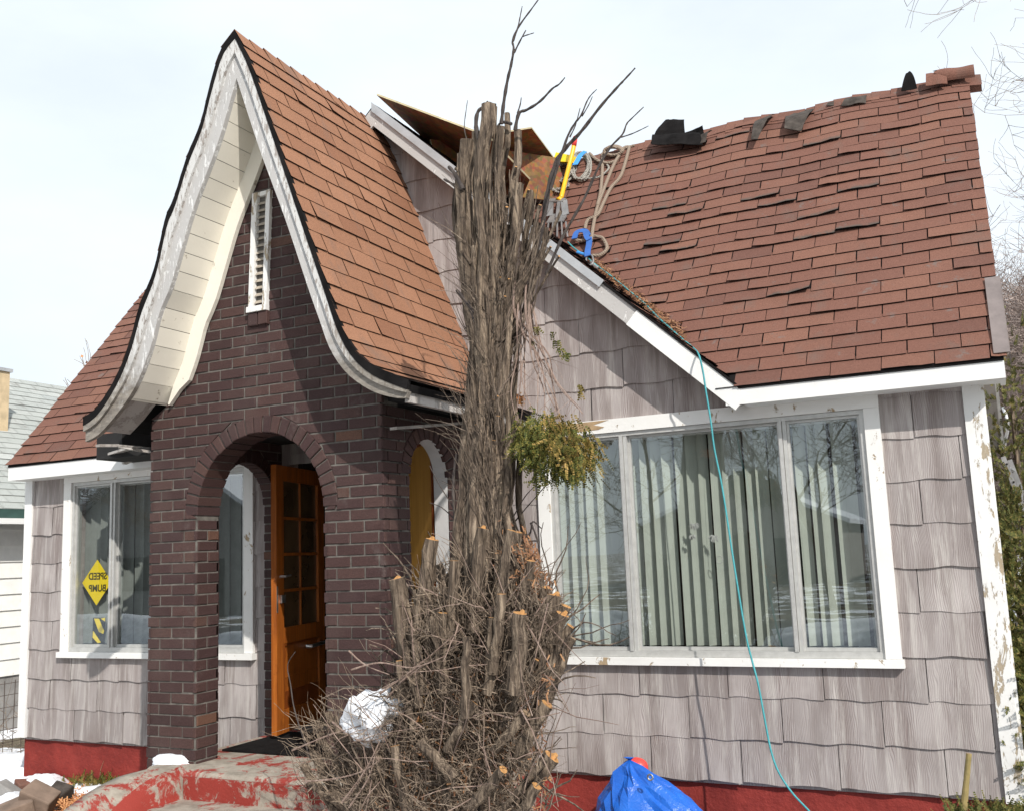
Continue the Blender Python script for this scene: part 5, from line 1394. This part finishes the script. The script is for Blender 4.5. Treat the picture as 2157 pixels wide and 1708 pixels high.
m = MB()
for i in range(90): 
    c = PZ(random.gauss(205, 28), random.gauss(1650, 7), -.33); spray(m, c, Vector((random.gauss(0, .6), random.gauss(0, .6), 1)), random.uniform(.05, .13), .02)
props(m.build('low_weeds', M['leaf']), 'low green weeds along the red foundation near the steps', 'plants', None, 'stuff')
m = MB(); twig(PZ(210, 1640, -.32), (0, 0, 1), .16, .004, m); props(m.build('dry_stalk', M['cut_old']), 'short dry stalk standing before the red foundation', 'stalk')
# blue tarp
def tarp(c, R0, Hh, label, seed, lean=(0, 0)):
    m = MB(); na, nr = 34, 11; vs = []
    for j in range(nr+1):
        t = j/nr
        for i in range(na):
            a = 2*math.pi*i/na
            fold = 1+(.10+.16*t)*noise.noise((math.cos(a)*1.6+seed, math.sin(a)*1.6, t*.8))+.05*t*math.sin(a*7+seed*3+3*noise.noise((a, t, seed)))
            r = R0*(t**.82)*fold
            z = Hh*(1-t**1.15)+.07*t*(1-t)*noise.noise((math.cos(a)*2.5, math.sin(a)*2.5, t*3+seed))*2
            cr = abs(noise.noise((math.cos(a)*r*9+seed, math.sin(a)*r*9, z*5)))*.09+random.uniform(0, .012)
            vs.append(Vector(c)+Vector((math.cos(a)*(r-cr)+lean[0]*(1-t), math.sin(a)*(r-cr)*.62+lean[1]*(1-t), max(.004, z))))
    m.add(vs, [(j*na+i, (j+1)*na+i, (j+1)*na+(i+1) % na, j*na+(i+1) % na) for j in range(nr) for i in range(na)])
    return m
TB = Vector((-1.92, -.55, GZ))
t_ = thing('blue_tarp', TB, 'crumpled blue tarpaulin heaped against the red foundation', 'tarp')
tarp(TB, .63, .640, '', 1.3, (-.20, .05)).build('sheet', M['tarp'], t_)
m = MB(); g_ = PY(1370, 1636, -.72)
m.tube([g_+Vector((.016*math.cos(a), -.004, .016*math.sin(a))) for a in [i*.5236 for i in range(12)]], .006, 6, close=True); m.build('grommet', M['chrome'], t_)
TC = PY(1775, 1730, -.75); TC.z = GZ
props(tarp(TC, .30, .40, '', 4.4).build('blue_tarp', M['tarp']), 'second small piece of blue tarpaulin below the teal cord', 'tarp')
c = PY(1341, 1613, -.36); m = MB(); pts = []
vs = []
for j in range(9):
    a = math.pi/2*j/8
    for i in range(24): vs.append(c+Vector((.075*math.sin(a)*math.cos(i*.2618), .06*math.sin(a)*math.sin(i*.2618), .055*math.cos(a))))
fs = [(j*24+i, (j+1)*24+i, (j+1)*24+(i+1) % 24, j*24+(i+1) % 24) for j in range(8) for i in range(24)]
for i in range(24): vs.append(c+Vector((.075*math.cos(i*.2618), .06*math.sin(i*.2618), -.35)))
fs += [(8*24+i, 9*24+i, 9*24+(i+1) % 24, 8*24+(i+1) % 24) for i in range(24)]
m.add(vs, fs); props(m.build('red_container', M['redp'], smooth=True), 'red rounded plastic container peeking out above the blue tarp', 'container')
# sawn stem in front of the right wall
m = MB(); P = [PY(2022, 1760, -.42), PY(2030, 1700, -.42), PY(2036, 1640, -.42), PY(2041, 1586, -.42)]
m.tube(spline(P, 4), [.026, .025, .025, .024, .021, .019, .018, .017, .016, .016, .015, .015, .015], 10, 0, 1, .04); 
b = NB('green_bark'); M['gbark'] = b.fin(b.ramp(b.noise(18, 4), ((.3, (.20, .16, .06)), (.7, (.36, .27, .11)))), .7)
props(m.build('sawn_stem', [M['gbark'], M['cut_old']]), 'sawn-off greenish stem standing before the right end of the wall', 'stem')
m = MB()
for i in range(420):
    x = random.uniform(1990, 2200); c = PY(x, 1725+random.uniform(-8, 60), -.45+random.uniform(-.2, .2)); spray(m, c, Vector((random.gauss(0, .7), random.gauss(0, .5), 1)), random.uniform(.06, .16), .02)
props(m.build('low_shrub', M['hedge']), 'low green shrub at the foot of the right corner', 'shrub')

# ================================================================== surroundings
TIPS = []
def tree_obj(name, base, h, seed, label, cat, group, spread=.45, levels=4, r0=.12, lean=(0, 0), mat='twig', kids=5, minr=.006):
    rs = random.Random(seed); root = thing(name, base, label, cat, group); tm = MB(); cm = MB(); TIPS.clear()
    def grow(p, d, ln, r, lv):
        n = 5; P = [p.copy()]; 
        for i in range(n):
            d = (d+Vector((rs.gauss(0, 1), rs.gauss(0, 1), rs.gauss(.25, .6)))*.13).normalized(); p = p+d*(ln/n); P.append(p.copy())
        (tm if lv >= levels-1 else cm).tube(P, [max(minr*.55, r*(1-.55*i/n)) for i in range(n+1)], 7 if lv >= levels-1 else 3)
        if lv == 0: TIPS.append(p.copy()); return
        for k in range(kids+(1 if lv < levels-1 else 0)):
            i = rs.randint(1 if lv < levels else 2, n); q = P[i]
            side = Vector((rs.gauss(0, 1), rs.gauss(0, 1), rs.gauss(0, .5))).normalized()
            grow(q, (d*(1-spread)+side*spread*1.3).normalized(), ln*rs.uniform(.48, .72), max(minr*.8, r*(1-.5*i/n)*.55), lv-1)
    grow(Vector(base), Vector((lean[0], lean[1], 1)).normalized(), h*.46, r0, levels)
    tm.build('trunk', M['bark'], root); cm.build('crown', M[mat], root)
    return root
GB = 'bare trees behind the house'
tree_obj('bare_tree', (4.5, 13.0, GZ), 15.0, 5, 'tall bare tree whose sparse twigs reach in at the upper right', 'tree', GB, .5, 5, .16, (-.10, 0), 'twig', 4)
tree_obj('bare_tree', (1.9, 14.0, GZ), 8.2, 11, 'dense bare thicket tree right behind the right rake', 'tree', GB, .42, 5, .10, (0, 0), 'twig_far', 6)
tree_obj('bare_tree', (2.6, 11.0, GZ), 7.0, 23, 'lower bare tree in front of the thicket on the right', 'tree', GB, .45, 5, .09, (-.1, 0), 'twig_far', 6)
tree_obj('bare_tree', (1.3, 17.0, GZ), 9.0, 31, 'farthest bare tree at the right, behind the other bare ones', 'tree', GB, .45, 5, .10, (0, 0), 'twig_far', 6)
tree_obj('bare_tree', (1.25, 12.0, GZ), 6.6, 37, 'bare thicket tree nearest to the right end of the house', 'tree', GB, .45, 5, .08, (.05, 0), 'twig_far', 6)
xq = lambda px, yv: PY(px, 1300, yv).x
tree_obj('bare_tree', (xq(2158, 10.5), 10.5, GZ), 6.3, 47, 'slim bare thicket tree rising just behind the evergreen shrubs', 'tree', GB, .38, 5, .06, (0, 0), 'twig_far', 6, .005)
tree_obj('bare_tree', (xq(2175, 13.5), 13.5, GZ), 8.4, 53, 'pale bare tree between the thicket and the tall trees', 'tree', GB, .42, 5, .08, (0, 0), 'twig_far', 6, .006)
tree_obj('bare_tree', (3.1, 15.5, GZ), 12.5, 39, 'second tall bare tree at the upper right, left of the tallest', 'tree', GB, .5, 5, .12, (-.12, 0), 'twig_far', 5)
def leafy(name, base, h, r, label, seed, n, mat, dens=1, ln=(.05, .12), wd_=.03):
    root = thing(name, base, label, 'shrub', 'evergreen shrubs at the right'); rs = random.Random(seed); m = MB()
    for i in range(n):
        v = Vector((rs.gauss(0, 1), rs.gauss(0, 1), rs.gauss(0, 1))).normalized()*(rs.random()**.35)
        k = 1+.35*noise.noise(v*2.2+Vector((seed, 0, 0)))
        p = Vector(base)+Vector((v.x*r*k, v.y*r*k, h*.5+v.z*h*.5*k))
        spray(m, p, Vector((v.x+rs.gauss(0, .4), v.y+rs.gauss(0, .4), .55+rs.gauss(0, .4))), rs.uniform(*ln), wd_)
    m.build('foliage', M[mat], root); m = MB(); m.tube([Vector(base), Vector(base)+Vector((.05, 0, h*.8))], [.05, .02], 7); m.build('trunk', M['bark'], root)
xq = lambda px, yv: PY(px, 1300, yv).x
leafy('evergreen_shrub', (xq(2165, 1.3), 1.3, GZ), 2.3, .42, 'dark green evergreen shrub close beside the right corner', 3, 2600, 'hedge')
leafy('evergreen_shrub', (xq(2170, 3.8), 3.8, GZ), 3.9, .60, 'taller yellowish evergreen shrub behind the ladder', 8, 2600, 'hedge')
leafy('evergreen_shrub', (xq(2172, .2), .2, GZ), 1.35, .28, 'low evergreen shrub at the foot of the right wall corner', 14, 1500, 'hedge')
t_ = thing('ladder', PY(2116, 968, 2.2), 'aluminium ladder leaning beside the right end of the house', 'ladder')
m = MB(); a, c = PY(2113, 962, 2.2), PY(2215, 1230, 2.2); sd = Vector((.05, .42, 0)); c2 = c+(c-a)*.6
m.beam(a, c2, .035, .10, (0, 1, 0)); m.beam(a+sd, c2+sd, .035, .10, (0, 1, 0)); m.build('rail', M['steel'], t_)
m = MB()
for i in range(9): p = a.lerp(c2, (i+.5)/9); m.tube([p, p+sd], .016, 6)
m.build('rung', M['steel'], t_)
m = MB()
for i in range(7):
    for k in (-.025, .025): p = a.lerp(c, (i+.6)/7)+Vector((0, -.055, k)); m.box(p-Vector((.007, .004, .007)), p+Vector((.007, .0, .007)))
m.build('rivets', M['felt'], t_)
m = MB(); m.tube(spline([PX(2112, 858, .30), PX(2120, 878, .31), PX(2122, 905, .31), PX(2117, 930, .29), PX(2114, 958, .28)], 6), [.02]*25, 8, flat=.5)
m.build('downspout', M['white'], house, smooth=True)
# small reddish-leaved trees behind the left of the house
def leaf_twigs(root, rs, n, c, r):
    m = MB()
    for i in range(n):
        p = rs.choice(TIPS)+Vector((rs.gauss(0, .02), 0, rs.gauss(0, .02))); d = Vector((rs.gauss(0, 1), rs.gauss(0, 1), rs.gauss(0, 1))).normalized()*.035; e = d.orthogonal().normalized()*.03; m.quad(p-d, p+e, p+d, p-e)
    m.build('leaves', M['rusty'], root)
c = PY(316, 560, 9.0); b_ = Vector((c.x+.15, 9.0, GZ))
root = tree_obj('small_tree', b_, (c.z-GZ)*.97, 41, 'thin tree with a few reddish leaves showing above the left roof', 'tree', 'twiggy trees behind the left roof', .17, 4, .06, (0, 0), 'twig', 4, .010)
leaf_twigs(root, random.Random(2), 45, c, .26)
c = PY(95, 835, 3.5); b_ = Vector((c.x+.4, 3.5, GZ))
tree_obj('small_tree', b_, (c.z-GZ)*.66, 43, 'low twiggy tree in front of the pale neighbouring roof', 'tree', 'twiggy trees behind the left roof', .45, 4, .05, (-.15, 0), 'twig_red', 4, .012)
# neighbouring house on the left
NX = -11.4
e_ = PX(40, 1092, NX); ez = e_.z; rz = PX(40, 800, NX-2.6).z
nh = thing('neighbour_house', (NX-2.5, 4, GZ), 'white clapboard neighbouring house with a pale grey green roof at the left edge', 'house')
m = MB(); bz = PX(20, 1422, NX).z
z = bz
m.box((NX-5.2, -1.5, bz), (NX-.05, 11.5, ez+.02))
while z < ez-.05:
    m.add([(NX, -1.5, z), (NX, 11.5, z), (NX-.022, 11.5, z+.21), (NX-.022, -1.5, z+.21), (NX-.03, -1.5, z), (NX-.03, 11.5, z)], ((0, 1, 2, 3), (4, 5, 1, 0))); z += .205
m.build('wall', M['nwall'], nh)
m = MB(); m.box((NX-5.2, -1.5, GZ-.2), (NX-.03, 11.5, bz-.002)); m.build('foundation', M['block'], nh)
OVN = .35
rn = Vector((NX+OVN, 0, ez+.10)); rt_ = Vector((NX-2.6, 0, rz)); rd = rt_-rn; rl = rd.length; rd.normalize()
def nroof(u, s): return Vector((rn.x, u, rn.z))+rd*s
m = MB(); m.quad(nroof(-1.8, 0), nroof(11.8, 0), nroof(11.8, rl), nroof(-1.8, rl)); m.quad(nroof(-1.8, rl), nroof(11.8, rl), Vector((2*rt_.x-rn.x, 11.8, rn.z)), Vector((2*rt_.x-rn.x, -1.8, rn.z)))
for yy in (-1.5, 11.45): m.prism([(NX-5.2, yy, ez), (NX-.05, yy, ez), (NX-2.6, yy, rz-.1)], (0, .05, 0))
nr = m.build('roof', M['nroof'], nh)
m = MB(); tabs(m, nroof, -1.8, 11.8, rl, lambda u, s: True, lambda u, s: (.003*random.random(), 0, 0, .001), ex=.15, tab=.30, nu=1)
m.build('shingles', [M['nroof'], M['nroof']], nr)
m = MB(); m.box((NX+OVN-.03, -1.8, ez-.03), (NX+OVN, 11.8, ez+.10)); m.build('fascia', M['green_trim'], nr)
m = MB(); m.box((NX+OVN+.001, -1.8, ez-.09), (NX+OVN+.10, 11.8, ez-.02)); m.build('gutter', M['white'], nr)
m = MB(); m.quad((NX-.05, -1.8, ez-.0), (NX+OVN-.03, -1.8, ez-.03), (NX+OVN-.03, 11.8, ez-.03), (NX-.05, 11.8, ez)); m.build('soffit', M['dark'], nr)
ca = PX(-25, 965, NX-1.2); cb_ = PX(21, 785, NX-1.2)
m = MB(); m.box((NX-1.75, ca.y-.2, ca.z-.6), (NX-1.2, cb_.y, cb_.z)); ch = m.build('chimney', M['tan'], nr)
m = MB(); m.box((NX-1.78, ca.y-.22, cb_.z+.001), (NX-1.17, cb_.y+.03, cb_.z+.05)); m.build('cap', M['metal_trim'], ch)
# wire fence
wf = thing('wire_fence', (-9.7, 1, GZ), 'rusty wire mesh fence between the two houses', 'fence')
m = MB(); FX = -9.55; ft = PX(20, 1432, FX).z
y = -3.0
while y < 5: m.tube([(FX, y, GZ), (FX, y+random.uniform(-.02, .02), ft)], .004, 4); y += .11
z = GZ+.06
while z <= ft+.01: m.tube(spline([(FX, -3+i*.8, z+random.uniform(-.012, .012)) for i in range(11)], 3), .004, 4); z += .12
m.build('mesh', M['wire'], wf)
for yy in (-2.8, .2, 3.6): m = MB(); m.tube([(FX, yy, GZ), (FX, yy, ft+.15)], .025, 8); m.build('post', M['wire'], wf)
m = MB()
for i in range(150): twig((FX+random.uniform(-.05, .1), random.uniform(-2, 4), GZ+random.uniform(0, .5)), (random.gauss(0, .3), random.gauss(0, 1), random.gauss(.3, .6)), random.uniform(.3, .8), .004, m)
props(m.build('dry_vine', M['twig']), 'dry vines tangled in the wire fence', 'vine', None, 'stuff')
# across the street (seen only as reflections in the windows)
m = MB(); m.box((-120, -19, GZ-.2), (120, -12, GZ+.02)); struct(m.build('road', M['asphalt'], base=(0, -15, GZ)))
def street_house(x, y, w, d, h, rh, label, wallm):
    t = thing('street_house', (x, y, GZ), label, 'house', 'houses across the street'); m = MB(); m.box((x-w/2, y-d, GZ), (x+w/2, y, h)); m.prism([(x-w/2, y, h), (x+w/2, y, h), (x, y, h+rh)], (0, -d, 0)); m.build('wall', wallm, t)
    m = MB()
    for s in (-1, 1): m.prism([(x+s*(w/2+.4), y+.4, h-.15), (x, y+.4, h+rh+.12), (x, y+.4, h+rh+.3), (x+s*(w/2+.4), y+.4, h+.03)], (0, -d-.8, 0))
    m.build('roof', M['snowroof'], t); m = MB(); m.box((x-w*.3, y+.001, .6), (x+w*.05, y+.05, 2.0)); m.build('window', M['dark'], t); m = MB(); m.box((x+w*.18, y+.001, GZ), (x+w*.32, y+.05, 1.8)); m.build('door', M['dark'], t)
street_house(-11.5, -42, 10, 8, 2.5, 2.0, 'grey street house with a snowy gable roof opposite the wide window', M['house2'])
street_house(-31, -24, 11, 9, 3.2, 3.4, 'dark street house with a snowy roof farther up the street', M['block'])
street_house(1, -46, 9, 8, 2.3, 1.8, 'low street house with snowy roof opposite the right corner', M['house2'])
for i, (x, y, h, s) in enumerate(((-4.5, -24, 12, 61), (-11, -27, 13, 67), (-24.5, -20, 11, 71), (-37, -22, 12, 73), (0.5, -30, 12, 79))):
    tree_obj('street_tree', (x, y, GZ), h, s, ('bare street tree nearest the gable of the grey street house', 'bare street tree left of the grey street house', 'bare street tree before the dark street house', 'bare street tree beyond the dark street house', 'bare street tree by the low street house')[i], 'tree', 'bare street trees', .45, 5, .11, (0, 0), 'twig_mid', 4, .012)
for i, (x, y, r) in enumerate(((-7, -11.2, (3.2, .8, .75)), (-13.5, -11, (2.6, .8, .65)), (-21, -11.3, (4, .9, .8)), (-1.5, -11.3, (2.6, .8, .6)))):
    blob('snow_bank', (x, y, GZ), r, ('long snow bank along the street opposite the wide window', 'snow bank farther left along the street', 'highest snow bank up the street', 'snow bank nearest the right along the street')[i], 'snow', M['snow'], 3+i, amp=.35, group='snow banks along the street')
